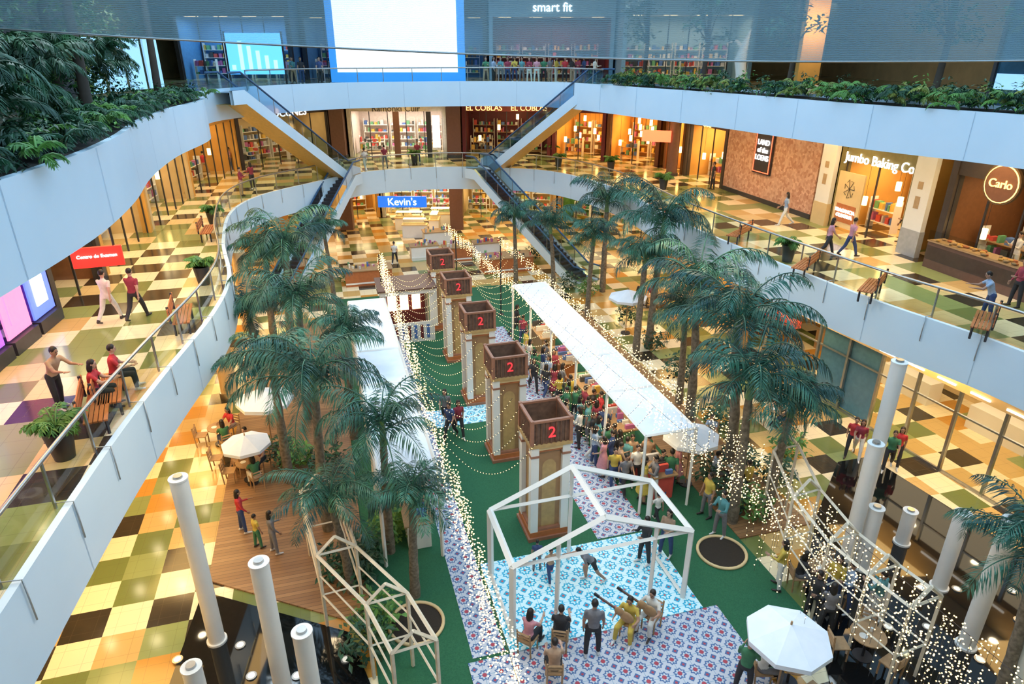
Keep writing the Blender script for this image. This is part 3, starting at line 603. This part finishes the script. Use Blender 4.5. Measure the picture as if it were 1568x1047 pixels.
def tower(c,a):
    b=MB(); h=3.4
    for sx in(-1,1):
        for sy in(-1,1): b.bx(sx*.49-.12,sx*.49+.12,sy*.49-.12,sy*.49+.12,.1,h,WPAINT); b.bx(sx*.49-.14,sx*.49+.14,sy*.49-.14,sy*.49+.14,h-.35,h-.28,RIMM)
    for sgn in(-1,1):
        b.bx(-.4,.4,sgn*.45-.02,sgn*.45+.02,.1,h,PAN); b.bx(sgn*.45-.02,sgn*.45+.02,-.4,.4,.1,h,PAN)
        pts=[(-.22,.4),(.22,.4)]+[(.22*math.cos(t),2.6+.26*math.sin(t)) for t in [i*math.pi/8 for i in range(9)]]
        for ax_ in(0,1):
            vs=[((x,sgn*.476,z) if ax_==0 else (sgn*.476,x,z)) for x,z in pts]; b.add(vs,[tuple(range(len(vs)))],NG)
    b.bx(-.68,.68,-.68,.68,.02,.14,RIMM); b.bx(-.62,.62,-.62,.62,.14,.32,ORANGE); b.bx(-.58,.58,-.58,.58,.32,.4,RIMM)
    b.bx(-.66,.66,-.66,.66,h,h+.1,NG); b.bx(-.60,.60,-.60,.60,h-.12,h,CREAM); b.bx(-.56,.56,-.56,.56,h-.2,h-.12,ORANGE)
    z0=h+.1; z1=h+.88; w=.60
    for sgn in(-1,1):
        for k in range(9):
            t=-w+2*w*k/8; b.beam((t,sgn*w,z0),(t,sgn*w,z1),.05,BOXM); b.beam((sgn*w,t,z0),(sgn*w,t,z1),.05,BOXM)
        b.bx(-w,w,sgn*(w-.03)-.008,sgn*(w-.03)+.008,z0,z1,BOXM); b.bx(sgn*(w-.03)-.008,sgn*(w-.03)+.008,-w,w,z0,z1,BOXM)
        b.bx(-w-.05,w+.05,sgn*w-.045,sgn*w+.045,z1-.05,z1+.02,RIMM); b.bx(sgn*w-.045,sgn*w+.045,-w,w,z1-.05,z1+.02,RIMM)
        for s2_ in(-1,1): b.bx(sgn*w-.05,sgn*w+.05,s2_*w-.05,s2_*w+.05,z0,z1+.04,RIMM)
    o=b.build('decorative_tower',loc=ax(c,a),rz=TH)
    text('2',(0,-.65,h+.48),0,.50,DIG,parent=o,name='numeral'); text('2',(.65,0,h+.48),math.pi/2,.50,DIG,parent=o,name='numeral'); return o
for a in(16.3,20.8,25.3,29.8,34.0): tower(5.65,a)
b=MB(AX.copy()); c0,c1,a0,a1,cm,ze,zr=3.5,8.45,12.3,14.6,5.9,2.35,3.35
for c in(c0,c1):
    for a in(a0,a1): b.beam((c,a,.05),(c,a,ze),.13,WPAINT)
    b.beam((c,a0,ze),(c,a1,ze),.13,WPAINT); b.beam((c,a0,.1),(c,a1,.1),.08,WPAINT)
for a in(a0,a1):
    b.beam((c0,a,ze),(cm,a,zr),.13,WPAINT); b.beam((cm,a,zr),(c1,a,ze),.13,WPAINT); b.beam((c0,a,ze),(c1,a,ze),.09,WPAINT)
b.beam((cm,a0,zr),(cm,a1,zr),.13,WPAINT); b.beam((4.7,a0,.05),(4.7,a0,ze+.45),.09,WPAINT); b.beam((7.4,a0,.05),(7.4,a0,ze+.4),.09,WPAINT); b.beam((cm,a1,.05),(cm,a1,zr),.09,WPAINT)
b.build('gabled_pergola_frame')
def frame(pts,z,name='garden_trellis_frame',w=.07,m=None):
    m=m or mat('cream_paint',(.78,.70,.55),.5); b=MB(); 
    P=[site(x,y,z) for x,y in pts]
    off=Vector((.9,.35,0)); Q=[p+off for p in P]
    for row in(P,Q):
        for p,q in zip(row[:-1],row[1:]): b.beam(p,q,w,m); b.beam((p.x,p.y,1.1),(q.x,q.y,1.1),w*.6,m); b.beam((p.x,p.y,1.75),(q.x,q.y,1.75),w*.5,m)
        for p in row: b.beam((p.x,p.y,.04),p,w,m)
    for i,(p,q) in enumerate(zip(P,Q)): 
        mid=(p+q)/2+Vector((0,0,.45)); b.beam(p,mid,w,m); b.beam(q,mid,w,m); b.beam(p,q,w*.8,m); b.beam((p.x,p.y,1.1),(q.x,q.y,1.1),w*.6,m)
    return b.build(name)
frame([(460,752),(485,850),(560,925),(600,1000)],2.4)
frame([(1185,690),(1215,760),(1270,830),(1330,880),(1395,930)],2.6)
b=MB(); PK=ax(3.6,33.2)
for sx in(-1,1):
    for sy in(-1,1): b.bx(sx*1.2-.1,sx*1.2+.1,sy*.9-.1,sy*.9+.1,0,2.7,WPAINT)
b.bx(-1.4,1.4,-1.1,1.1,2.7,2.95,WPAINT); b.bx(-1.2,1.2,.8,.9,0,2.7,MAROON); b.bx(-1.25,1.25,-1.0,-.9,.02,1.1,WPAINT)
for i in range(7): b.bx(-1.1+i*.33,-.95+i*.33,-1.03,-1.0,.2,.95,MAROON if i%2 else MERCH[2])
for i in range(3): b.bx(-.9+i*.65,-.45+i*.65,.75,.8,1.2,2.2,EG)
b.poly([(-1.5,-1.2),(1.5,-1.2),(1.5,1.2),(-1.5,1.2)],2.95,3.02,BROWN); b.build('gazebo_kiosk',loc=PK,rz=TH)
def kiosk(p,w,d,m,rz=TH,h=1.0):
    b=MB(); b.bx(-w/2,w/2,-d/2,d/2,0,h,m); b.bx(-w/2-.06,w/2+.06,-d/2-.06,d/2+.06,h,h+.06,WOODF); b.bx(-w/2,w/2,-d/2-.03,-d/2,.15,.25,WPAINT)
    for k in range(14): x=U(-w/2+.1,w/2-.1); y=U(-d/2+.1,d/2-.1); b.tube([(x,y,h+.06),(x,y,h+.06+U(.1,.3))],U(.04,.09),random.choice(MERCH),n=8)
    b.build('market_kiosk',loc=p,rz=rz)
for x,y,w,d,m in((775,412,3.5,1.6,ORANGE),(565,432,3,1.4,ORANGE),(670,372,2.2,1.2,WPAINT),(700,397,2.0,1.2,ORANGE),(650,395,2.0,1.0,WPAINT),(745,390,2,1,WPAINT)): kiosk(site(x,y,0),w,d,m)
def umb_mesh(r=1.15,h=2.7):
    b=MB(); n=8; vs=[(0,0,h+.1)]+[(r*math.cos(i*2*math.pi/n),r*math.sin(i*2*math.pi/n),h-.35) for i in range(n)]+[(r*math.cos(i*2*math.pi/n),r*math.sin(i*2*math.pi/n),h-.5) for i in range(n)]
    b.add(vs,[(0,1+i,1+(i+1)%n) for i in range(n)]+[(1+i,1+n+i,1+n+(i+1)%n,1+(i+1)%n) for i in range(n)],FAB)
    for i in range(n): a=i*2*math.pi/n; b.tube([(0,0,h),(r*.98*math.cos(a),r*.98*math.sin(a),h-.4)],.012,WOODF,n=4)
    b.tube([(0,0,.03),(0,0,h+.2)],.03,WOODF,n=8); b.tube([(0,0,0),(0,0,.08)],.28,DARK,n=16); return b.build('umbrella',col=False)
UM=umb_mesh()
for x,y,z,s_ in((1212,955,2.3,.82),(403,597,2.5,.9),(372,655,2.3,.72),(963,438,2.7,.9),(1060,655,2.3,.85)): p=site(x,y,z); inst('patio_umbrella',UM,(p.x,p.y,.0),U(0,1),scale=s_)
def table_mesh():
    b=MB(); b.tube([(0,0,.72),(0,0,.75)],.42,WOODF,n=20); b.tube([(0,0,.02),(0,0,.72)],.035,DARK,n=8); b.tube([(0,0,0),(0,0,.03)],.24,DARK,n=16)
    b.tube([(.12,.1,.75),(.12,.1,.85)],.035,WPAINT,n=10); b.tube([(-.15,-.05,.75),(-.15,-.05,.76)],.1,WPAINT,n=14); return b.build('t',col=False)
def chair_mesh():
    b=MB(); b.bx(-.21,.21,-.21,.21,.43,.46,WOODF)
    for x in(-.18,.18):
        b.beam((x,.18,0),(x,.18,.43),.035,WOODF); b.beam((x,-.18,0),(x,-.24,.85),.035,WOODF)
    for z in(.55,.66,.77): b.beam((-.18,-.2-(z-.45)*.1,z),(.18,-.2-(z-.45)*.1,z),.045,WOODF)
    return b.build('c',col=False)
TM,CM=table_mesh(),chair_mesh()
# ------------------------------------------------------------------ people
SK=mat('skin',(.42,.24,.16),.55,col2=(.38,.21,.14)); SK2=mat('skin_light',(.58,.36,.26),.55,col2=(.54,.33,.24)); HAIR=mat('hair_dark',(.015,.01,.008),.5); SHOE=mat('shoe_dark',(.04,.03,.03),.5); SHW=mat('shoe_white',(.7,.7,.7),.5)
EYE=mat('eye',(.02,.015,.01),.3); LIP=mat('lip',(.30,.09,.08),.5)
def body(name,lean=0,legs=((4,6,2),(-4,6,2)),arms=((6,10,12),(-4,10,14)),outfit='tee',hair='short',headtilt=8,twist=0):
    D=math.radians
    L=D(lean); upv=Vector((0,math.sin(L),math.cos(L))); fw=Vector((0,math.cos(L),-math.sin(L)))
    segs=[]; T,Bt,S,SH=1,2,0,3
    skirt=outfit=='dress'
    mb=MB(); dm=WPAINT
    def cap(p,q,r0,r1):
        n=5; mb.tube([p+(q-p)*i/n for i in range(n+1)],[r0+(r1-r0)*i/n for i in range(n+1)],dm,n=10); mb.ell(p,(r0,)*3,dm,10,6); mb.ell(q,(r1,)*3,dm,10,6)
    feet=[]
    for s,(hf,ho,kn) in zip((1,-1),legs):
        hip=Vector((s*.095,0,0)); a=D(hf); o=math.sin(D(ho)); k=hip+Vector((s*o,math.sin(a)*math.cos(D(ho)),-math.cos(a)*math.cos(D(ho)))).normalized()*.43
        a2=D(hf-kn); an=k+Vector((s*o*.3,math.sin(a2),-math.cos(a2))).normalized()*.41
        tr=.012 if outfit!='shorts' else 0
        cap(hip,k,.092,.062+tr); cap(k,an,.060+tr,.042+tr)
        fdir=Vector((s*.12,math.cos(min(0,a2)*.6),math.sin(min(0,a2))*.6)).normalized(); toe=an+fdir*.17+Vector((0,0,-.045)); heel=an-fdir*.05+Vector((0,0,-.045))
        cap(heel,toe,.038,.032); feet.append(min(toe.z,heel.z)-.036)
        segs+= [(hip,k,.08,(Bt,.62 if outfit=='shorts' else 2,S)),(k,an,.06,(Bt if outfit in('tee','long') else S,.92,SH)),(heel,toe,.035,(SH,2,SH)),(an,an+Vector((0,0,-.02)),.045,(SH,2,SH))]
    nb=upv*.50; rings=[(-.10,.135,.11),(-.04,.165,.125),(.05,.155,.115),(.14,.14,.10),(.24,.155,.112),(.34,.18,.12),(.42,.185,.11),(.47,.14,.085),(.505,.07,.065)]
    if hair=='long': rings=[(a_,b_*(1.02 if a_<.08 else .88),c_) for a_,b_,c_ in rings]
    vs=[];n=16
    for h,rx,ry in rings:
        for i in range(n):
            t=2*math.pi*i/n; vs.append(upv*h+Vector((1,0,0))*rx*math.cos(t)+fw*ry*math.sin(t))
    mb.add(vs,[(j*n+i,j*n+(i+1)%n,(j+1)*n+(i+1)%n,(j+1)*n+i) for j in range(len(rings)-1) for i in range(n)]+[tuple(range(n-1,-1,-1)),tuple((len(rings)-1)*n+i for i in range(n))],dm)
    segs+= [(upv*.02,upv*.44,.13,(T,2,T)),(upv*-.08,upv*-.02,.14,(Bt,2,Bt))]
    if skirt:
        vs=[];RR=[(.1,.14,.11),(-.1,.2,.17),(-.32,.24,.21),(-.5,.28,.25)]
        kf=sum(l[0] for l in legs)/2; kd=Vector((0,math.sin(D(kf)),-math.cos(D(kf))))
        for h,rx,ry in RR:
            c=upv*h if h>0 else kd*(-h)
            for i in range(n): t=2*math.pi*i/n; vs.append(c+Vector((rx*math.cos(t),ry*math.sin(t),0)))
        mb.add(vs,[(j*n+i,j*n+(i+1)%n,(j+1)*n+(i+1)%n,(j+1)*n+i) for j in range(3) for i in range(n)]+[tuple(range(n)),tuple(3*n+i for i in range(n))],dm)
        segs.append((Vector((0,0,0)),kd*.45,.22,(T,2,T)))
    hands=[]
    for s,(af,ao,el) in zip((1,-1),arms):
        sh=nb-upv*.055+Vector((s*(.185 if hair=='short' else .165),0,0)); a=D(af+lean*.3); so=math.sin(D(ao)); e=sh+Vector((s*so,math.sin(a),-math.cos(a))).normalized()*.28
        a2=D(af+lean*.3+el); wr_=e+Vector((s*so*.4-(s*.25*math.sin(D(el))),math.sin(a2),-math.cos(a2))).normalized()*.245
        tr=.01; cap(sh,e,.054,.042+tr*.5); cap(e,wr_,.040,.028)
        long_=outfit=='long'
        segs+= [(sh,e,.05,(T,2 if long_ else .6,S)),(e,wr_,.035,(T if long_ else S,.93,S))]
        hands.append((wr_,(wr_-e).normalized(),s))
    hc=nb+upv*.05+(Matrix.Rotation(-D(lean*.5-headtilt*.2),3,'X')@Vector((0,.02,.14)))
    cap(nb-upv*.04,hc-Vector((0,0,.06)),.058,.052); segs.append((nb+upv*.015,hc,.05,(S,2,S)))
    me=mb.build('tmp',col=False); ob=bpy.data.objects.new('tmp',me); sc.collection.objects.link(ob)
    md=ob.modifiers.new('r','REMESH'); md.mode='VOXEL'; md.voxel_size=.02; m2=ob.modifiers.new('s','SMOOTH'); m2.iterations=3; m2.factor=.5
    dg=bpy.context.evaluated_depsgraph_get(); em_=bpy.data.meshes.new_from_object(ob.evaluated_get(dg)); bpy.data.objects.remove(ob)
    nv=len(em_.vertices); co=np.zeros(nv*3); em_.vertices.foreach_get('co',co); co=co.reshape(-1,3)
    faces=[tuple(p.vertices) for p in em_.polygons]; cen=np.array([co[list(f)].mean(0) for f in faces])
    best=np.full(len(faces),9.0); reg=np.zeros(len(faces),int)
    for p0,p1,r,(ra,sp,rb) in segs:
        p0=np.array(p0);p1=np.array(p1); d=p1-p0; t=((cen-p0)@d)/(d@d+1e-9); tc=np.clip(t,0,1); dist=np.linalg.norm(cen-(p0+tc[:,None]*d),axis=1)-r
        k=dist<best; best[k]=dist[k]; reg[k]=np.where(tc[k]<sp,ra,rb)
    out=MB(); out.mats=[MC['skin'],MERCH[0],MERCH[2],SHOE,HAIR,EYE,LIP]
    out.v=[tuple(c) for c in co]; out.f=[list(f) for f in faces]; out.m=[int(x) for x in reg]; out.s=[True]*len(faces)
    tilt=D(lean*.5+headtilt); B=Matrix.Rotation(D(twist),3,'Z')@Matrix.Rotation(-tilt,3,'X')
    def hp(x,y,z): return hc+B@Vector((x,y,z))
    out.ell(hc,(.074,.092,.115),MC['skin'],16,12,B); out.ell(hp(0,.035,-.06),(.05,.055,.055),MC['skin'],12,8,B)
    out.ell(hp(0,.095,-.012),(.012,.018,.022),MC['skin'],8,6,B)
    for s in(-1,1):
        out.ell(hp(s*.076,-.0,-.005),(.012,.02,.03),MC['skin'],8,6,B); out.ell(hp(s*.03,.084,.012),(.012,.008,.007),EYE,8,5,B)
        out.ell(hp(s*.03,.086,.034),(.018,.006,.004),HAIR,8,4,B)
    out.ell(hp(0,.086,-.05),(.022,.008,.007),LIP,8,5,B)
    out.ell(hp(0,-.018,.028),(.083,.094,.105),HAIR,16,10,B)
    if hair=='long':
        out.ell(hp(0,-.06,-.08),(.085,.05,.15),HAIR,14,10,B); 
        for s in(-1,1): out.ell(hp(s*.07,-.01,-.08),(.022,.045,.12),HAIR,10,8,B)
    for w,d,s in hands:
        sd=Vector((0,1,0)); sd=(sd-d*sd.dot(d)); sd=sd.normalized() if sd.length>.1 else Vector((1,0,0)); nn=d.cross(sd).normalized()
        B2=Matrix((sd,nn,d)).transposed(); pc=w+d*.045
        out.ell(pc,(.04,.017,.052),MC['skin'],10,8,B2)
        inw=Vector((-s,0,0)); curl=(inw if abs(inw.dot(d))<.8 else Vector((0,1,0)))*.5
        for i,(o_,l) in enumerate(((.03,.07),(.01,.08),(-.01,.075),(-.03,.058))):
            b0=pc+d*.035+sd*o_; k1=b0+(d+curl*.3).normalized()*l*.5; k2=k1+(d*.7+curl).normalized()*l*.5
            out.tube([b0,k1,k2],[.0095,.0085,.006],MC['skin'],n=6)
        t0=pc-d*.02+sd*.03; t1=t0+(sd*.8+d*.6).normalized()*.035; out.tube([t0,t1,t1+(d+curl*.5).normalized()*.03],[.012,.010,.007],MC['skin'],n=6)
    zmin=min(feet) ; out.v=[(a_,b_,c_-zmin) for a_,b_,c_ in out.v]
    return out.build(name,col=False)
BM={}
BM['stand']=body('body_stand'); BM['standw']=body('body_standw',outfit='long',hair='long',arms=((10,8,25),(20,8,80)))
BM['walk']=body('body_walk',lean=3,legs=((24,3,8),(-18,3,22)),arms=((-22,8,15),(24,8,25)))
BM['walkw']=body('body_walkw',lean=3,legs=((-20,2,25),(22,2,6)),arms=((20,8,30),(-18,8,15)),hair='long',outfit='tee')
BM['sit']=body('body_sit',lean=6,legs=((86,8,84),(84,8,80)),arms=((30,8,60),(25,8,55)))
BM['sitw']=body('body_sitw',lean=10,legs=((86,4,84),(88,4,90)),arms=((40,8,60),(35,8,50)),hair='long',outfit='tee')
BM['lean']=body('body_lean',lean=22,legs=((8,5,4),(-4,5,6)),arms=((40,14,45),(40,14,45)),outfit='tee')
BM['phone']=body('body_phone',arms=((28,8,95),(24,8,90)),headtilt=22,outfit='long')
BM['bend']=body('body_bend',lean=48,legs=((30,6,40),(-22,6,20)),arms=((50,20,20),(-30,30,20)),outfit='shorts')
BM['dress']=body('body_dress',outfit='dress',hair='long',legs=((5,3,3),(-4,3,3)),arms=((8,8,18),(14,8,50)))
BM['guitar']=body('body_guitar',lean=8,legs=((80,14,78),(84,10,84)),arms=((20,30,75),(35,25,70)))
CL=[mat('cloth_%d'%i,c,.8,scale=12) for i,c in enumerate([(.55,.04,.05),(.75,.74,.70),(.03,.03,.035),(.04,.07,.18),(.30,.04,.07),(.60,.45,.08),(.10,.30,.32),(.20,.20,.22),(.45,.30,.20),(.05,.20,.10),(.65,.30,.35),(.35,.45,.60)])]
CP_=[CL[2],CL[3],CL[7],CL[2],CL[3],CL[8],CL[1]]
def person(name,pose,loc,rz,h=1.7,top=None,bot=None,skin=None,dz=0):
    o=inst(name,BM[pose],(loc[0],loc[1],loc[2]+dz),math.radians(rz),scale=h/1.72)
    top=CL[top] if top is not None else random.choice(CL); bot=CL[bot] if bot is not None else random.choice(CP_)
    skin=skin or random.choice([SK,SK,SK2])
    for i,m in ((0,skin),(1,top),(2,bot),(3,random.choice([SHOE,SHW]))):
        o.material_slots[i].link='OBJECT'; o.material_slots[i].material=m
    return o
random.seed(33)
G=.0; M=6.0
def ps(name,pose,x,y,z,rz,**k): return person(name,pose,site(x,y,z),rz,**k)
ps('walking_man','walk',172,492,M,-10,h=1.78,top=1,bot=1); ps('walking_man','walk',213,488,M,-5,h=1.76,top=4,bot=2)
ps('leaning_woman','lean',95,625,M,-100,top=8,bot=2); ps('seated_visitor','sitw',150,625,M,-70,top=0,bot=2); ps('seated_visitor','sit',182,600,M,-60,top=0,bot=2)
for x,y,r,po in((355,262,120,'stand'),(372,300,-90,'phone'),(388,290,60,'standw'),(315,268,0,'walk'),(590,258,0,'stand'),(560,262,40,'walk'),(640,250,180,'stand')): ps('shopper',po,x,y,M,r)
ps('walking_woman','walkw',1200,345,M,80,top=11,bot=1); ps('walking_woman','walkw',1265,392,M,-100,top=10,bot=2); ps('walking_man','walk',1298,392,M,-80,top=10,bot=3)
ps('leaning_visitor','lean',1507,492,M,70,top=11,bot=3); ps('shop_assistant','phone',1545,420,M,90,top=1,bot=1); ps('shopper','standw',1550,470,M,90,top=4)
ps('shopper','standw',1380,372,M,90,top=2); ps('shopper','stand',1090,290,M,90,top=2)
ps('standing_woman','standw',374,814,.05,-60,h=1.6,top=0,bot=3); ps('child','stand',397,838,.05,-40,h=1.25,top=5,bot=9); ps('standing_woman','standw',422,846,.05,-60,h=1.55,top=7,bot=7)
ps('walking_man','walk',690,672,.03,160,top=3,bot=2,h=1.7); ps('walking_woman','walkw',703,668,.03,200,top=4,bot=2); ps('walking_woman','walkw',683,650,.03,180,top=7)
ps('walking_man','walk',605,404,G,0,top=1,bot=2)
for x,y,po,t in((1310,700,'walkw',4),(1357,718,'walk',9),(1368,712,'walkw',0),(1300,696,'walk',0)): ps('walking_visitor',po,x,y,G,150,top=t)
ps('standing_man','stand',906,1002,.05,-5,h=1.8,top=7,bot=2)
def seat(x,y,rz,name,pose,t,bt=2,h=1.7):
    p=site(x,y,0); inst('cafe_chair',CM,(p.x,p.y,.05),math.radians(rz)); q=Vector((p.x,p.y,0)); 
    return person(name,pose,(q.x,q.y,.05),rz,top=t,bot=bt,h=h)
seat(857,992,-10,'seated_man','sit',2); seat(808,998,-30,'seated_woman','sitw',10); o=seat(962,972,150,'guitarist','guitar',5,5); seat(996,962,140,'seated_musician','guitar',1,1); seat(848,1045,0,'seated_man','sit',8)
for (x,y) in((962,972),(996,962)):
    p=site(x,y,0); b=MB(); b.ell((0,0,0),(.2,.055,.17),WOODF,16,8); b.ell((.22,0,.03),(.15,.055,.13),WOODF,16,8); b.bx(.3,.85,-.02,.02,.02,.07,BROWN); b.bx(.83,.98,-.02,.02,.01,.09,DARK); b.tube([(.05,-.056,.0),(.05,-.06,.0)],.05,DARK,n=12)
    d=Matrix.Rotation(math.radians(150),3,'Z')@Vector((0,.27,0)); o=b.build('guitar',loc=(p.x+d.x,p.y+d.y,.86),rz=math.radians(150)); o.rotation_euler=(0,math.radians(-18),math.radians(150))
ps('child','walk',842,888,.05,200,h=1.2,top=8,bot=3); ps('child','bend',905,890,.05,100,h=1.5,top=7,bot=2); ps('standing_visitor','phone',985,862,.05,120,top=2,bot=2); ps('standing_visitor','standw',1018,850,.05,140,top=8,bot=3); ps('child','walk',1005,800,.02,30,h=1.2,top=1); ps('child','stand',822,872,.05,0,h=1.1,top=3)
crowd=[(800,520),(806,545),(812,560),(820,575),(818,590),(832,575),(842,590),(848,600),(838,560),(846,580),(862,600),(875,620),(880,640),(888,655),(898,668),(906,680),(914,690),(922,672),(930,690),(940,700),(948,712),(955,722),(965,715),(912,660),(895,640),(900,655),(935,712),(928,702),(950,730),(972,735),(990,720),(868,640),(905,640),(918,650),(1010,740),(1025,745),(1035,730),(1000,755),(885,675),(925,720),(870,625),(958,745),(985,760),(835,600),(790,505),(910,705),(940,735),(855,615),(865,655)]
for i,(x,y) in enumerate(crowd): ps('crowd_visitor',random.choice(['stand','standw','phone','walk','walkw','dress']),x+U(-3,1),y+8,.035,U(0,360),h=U(1.6,1.8))
for x,y in((1270,905),(1240,930),(1290,915),(1260,950),(1335,930),(1190,880),(1100,800),(1080,770),(1135,1040)): ps('visitor',random.choice(['stand','standw','phone']),x,y+20,0.02,U(0,360))
for x,y in((365,715),(385,735),(340,680)):
    p=site(x,y,0); inst('cafe_table',TM,(p.x,p.y,.05)); 
    for k,a in enumerate((40,160,280)):
        r=math.radians(a); qx,qy=p.x+.68*math.sin(r),p.y-.68*math.cos(r); inst('cafe_chair',CM,(qx,qy,.05),r)
        if k<2: person('seated_diner',random.choice(['sit','sitw']),(qx,qy,.05),a)
for x,y in((1205,985),(1255,900),(1080,690),(1120,740),(1185,650),(990,470),(1320,945)):
    p=site(x,y+60 if y>900 else y,0); inst('cafe_table',TM,(p.x,p.y,.02)); 
    for a in(30,150,270):
        r=math.radians(a); qx,qy=p.x+.68*math.sin(r),p.y-.68*math.cos(r); inst('cafe_chair',CM,(qx,qy,.02),r)
        if R()<.5: person('seated_diner',random.choice(['sit','sitw']),(qx,qy,.02),a)
for k in range(16): person('visitor',random.choice(['stand','standw','phone']),(-1.8+k*.5,U(49.2,52),12),U(120,240))
for k in range(7): person('visitor',random.choice(['stand','standw','phone']),(-16+k*.6,U(48.2,51),12),U(120,240))
def bench(x,y,rz):
    b=MB(); 
    for i in range(5): b.bx(-.9,.9,-.22+i*.1,-.14+i*.1,.42,.46,ORANGE)
    for i in range(3): b.bx(-.9,.9,-.3,-.27,.55+i*.13,.64+i*.13,ORANGE)
    for s in(-.7,.7): b.beam((s,-.2,0),(s,-.2,.42),.05,DARK); b.beam((s,.2,0),(s,.2,.42),.05,DARK); b.beam((s,-.28,.4),(s,-.3,.95),.05,DARK)
    b.build('wooden_bench',loc=site(x,y,6),rz=rz)
for x,y,r in((155,645,-1.1),(175,618,-1.1),(1230,420,.9),(1330,455,.9),(1130,370,.9),(1500,510,.9),(283,500,-1.2),(320,365,-1.3)): bench(x,y,r)
def potplant(x,y,z):
    b=MB(); b.tube([(0,0,0),(0,0,.7)],[.2,.3],DARK,n=14); b.tube([(0,0,.66),(0,0,.7)],.27,SOIL,n=14)
    for j in range(16): frond(b,(0,0,.7),j*2.4,U(.7,1.4),U(.5,.85),1.8,.22,9,LEAF2,.035)
    b.build('potted_plant',loc=site(x,y,z))
for x,y in((100,700),(328,345),(313,435),(1205,400),(855,255),(935,262),(635,250),(1015,290),(845,240)): potplant(x,y,6)
# ------------------------------------------------------------------ fairy lights
random.seed(77)
def bulb(b,p,r): 
    o=len(b.v); x,y,z=p
    b.v+= [(x+r,y,z),(x-r,y,z),(x,y+r,z),(x,y-r,z),(x,y,z+r),(x,y,z-r)]
    for f in((0,2,4),(2,1,4),(1,3,4),(3,0,4),(2,0,5),(1,2,5),(3,1,5),(0,3,5)): b.f.append([i+o for i in f]); b.m.append(0); b.s.append(True)
LB=MB(); LB.mats=[BULB,DARK]
def wire(p,q,sag,n=12):
    pts=[Vector(p)+(Vector(q)-Vector(p))*i/n-Vector((0,0,sag*4*(i/n)*(1-i/n))) for i in range(n+1)]
    LB.tube(pts,.006,DARK,n=3,cap=False,sm=False); return pts
def rope(c0,a0,c1,a1,z,strand,dens,wid):
    P=ax(c0,a0,z);Q=ax(c1,a1,z); L=(Q-P).length; wire(P,Q,.0); n=int(L*dens)
    for i in range(n):
        p=P+(Q-P)*(i+R())/n+Vector((U(-wid,wid),U(-wid,wid),0)); l=strand*U(.4,1); k=max(2,int(l/.11))
        for j in range(k): bulb(LB,(p.x+U(-.03,.03),p.y+U(-.03,.03),p.z+.1-l*j/k),.019)
rope(2.2,5.5,2.45,33.5,4.5,1.0,15,.18); rope(9.5,4.5,6.8,38.7,4.5,.7,13,.16); rope(10.25,5,9.15,35,4.5,.6,8,.13)
for k in range(70):
    a=U(6,13); P=ax(2.2+U(-.25,.3),a,4.5); l=U(.8,2.2); n=int(l/.15)
    for j in range(n): bulb(LB,(P.x+U(-.03,.03),P.y+U(-.03,.03),P.z-l*j/n),.018)
for k in range(125):
    a=U(5,15.5); t=R(); c=9.3+t*.9+ (0 if R()<.6 else U(-.2,.9)); P=ax(c,a,4.5); l=U(.8,2.4); n=int(l/.19)
    LB.tube([P,P-Vector((0,0,l))],.004,DARK,n=3,cap=False)
    for j in range(n): bulb(LB,(P.x+U(-.02,.02),P.y+U(-.02,.02),P.z-l*j/n),.017)
for k in range(110):
    a=U(15,27); c=9.0+U(-.2,1.1); P=ax(c,a,4.5); l=U(.5,1.3); n=int(l/.18)
    for j in range(n): bulb(LB,(P.x+U(-.02,.02),P.y+U(-.02,.02),P.z-l*j/n),.018)
for a in np.arange(15.2,33,.8):
    for c0_,z0_,c1_,z1_,sg in((2.4,4.4,5.0,4.1,.9),(6.3,4.1,8.7,4.4,.6)):
        pts=wire(ax(c0_,a,z0_),ax(c1_,a+U(-.2,.2),z1_),sg*1.2,16)
        for p,q in zip(pts[:-1],pts[1:]): bulb(LB,p,.014); bulb(LB,(p+q)/2,.014)
LB.build('fairy_lights')
for c,a in((2.4,33.4),(6.9,36),(9.2,34.8)):
    b=MB(); b.beam((0,0,0),(0,0,4.55),.05,DARK); b.box((0,0,.03),(.3,.3,.06),DARK); b.build('light_support_pole',loc=ax(c,a))
# ------------------------------------------------------------------ lighting
W=bpy.data.worlds.new('sky'); sc.world=W; W.use_nodes=True; nt=W.node_tree; bg=nt.nodes['Background']
bg.inputs[0].default_value=(.44,.72,1,1); bg.inputs[1].default_value=2.3
warm=(1,.60,.20)
for x,y in((-11,9),(-11.6,15),(-12.3,21),(-14.5,27.5),(-17,35),(-17,43),(16.3,24),(13.8,31),(11,38),(9,46),(-9,54),(0,54)): area((x,y,10.5),3,3,175,warm)
for x,y in((-11.5,8),(-11.5,14),(-12,20),(-14,27),(-16.5,35),(-17,44),(14.8,21),(13,27),(10.5,36),(9,46),(-8,55),(0,55),(17,15)): area((x,y,4.3),3,3,215,warm)
for c,a in((-1.5,14),(-1.5,22),(-1.5,30),(9.8,27),(5,38),(12.6,20),(6,11)):
    P=ax(c,a,9.5); area(P,1.2,1.2,150,(1,.74,.40),name='atrium_fill')  # added warm fill hanging free above the open floor, no fixture
for x,y,p in((-10.5,16,240),(-13,25,220),(11,36,170),(16.5,25,170),(-2,50,180),(8,47,140)): area((x,y,17.8),2.5,2.5,p,(.75,.9,1),name='upper_fill')  # added cool fill from above, lifts the dim upper planters and far deck
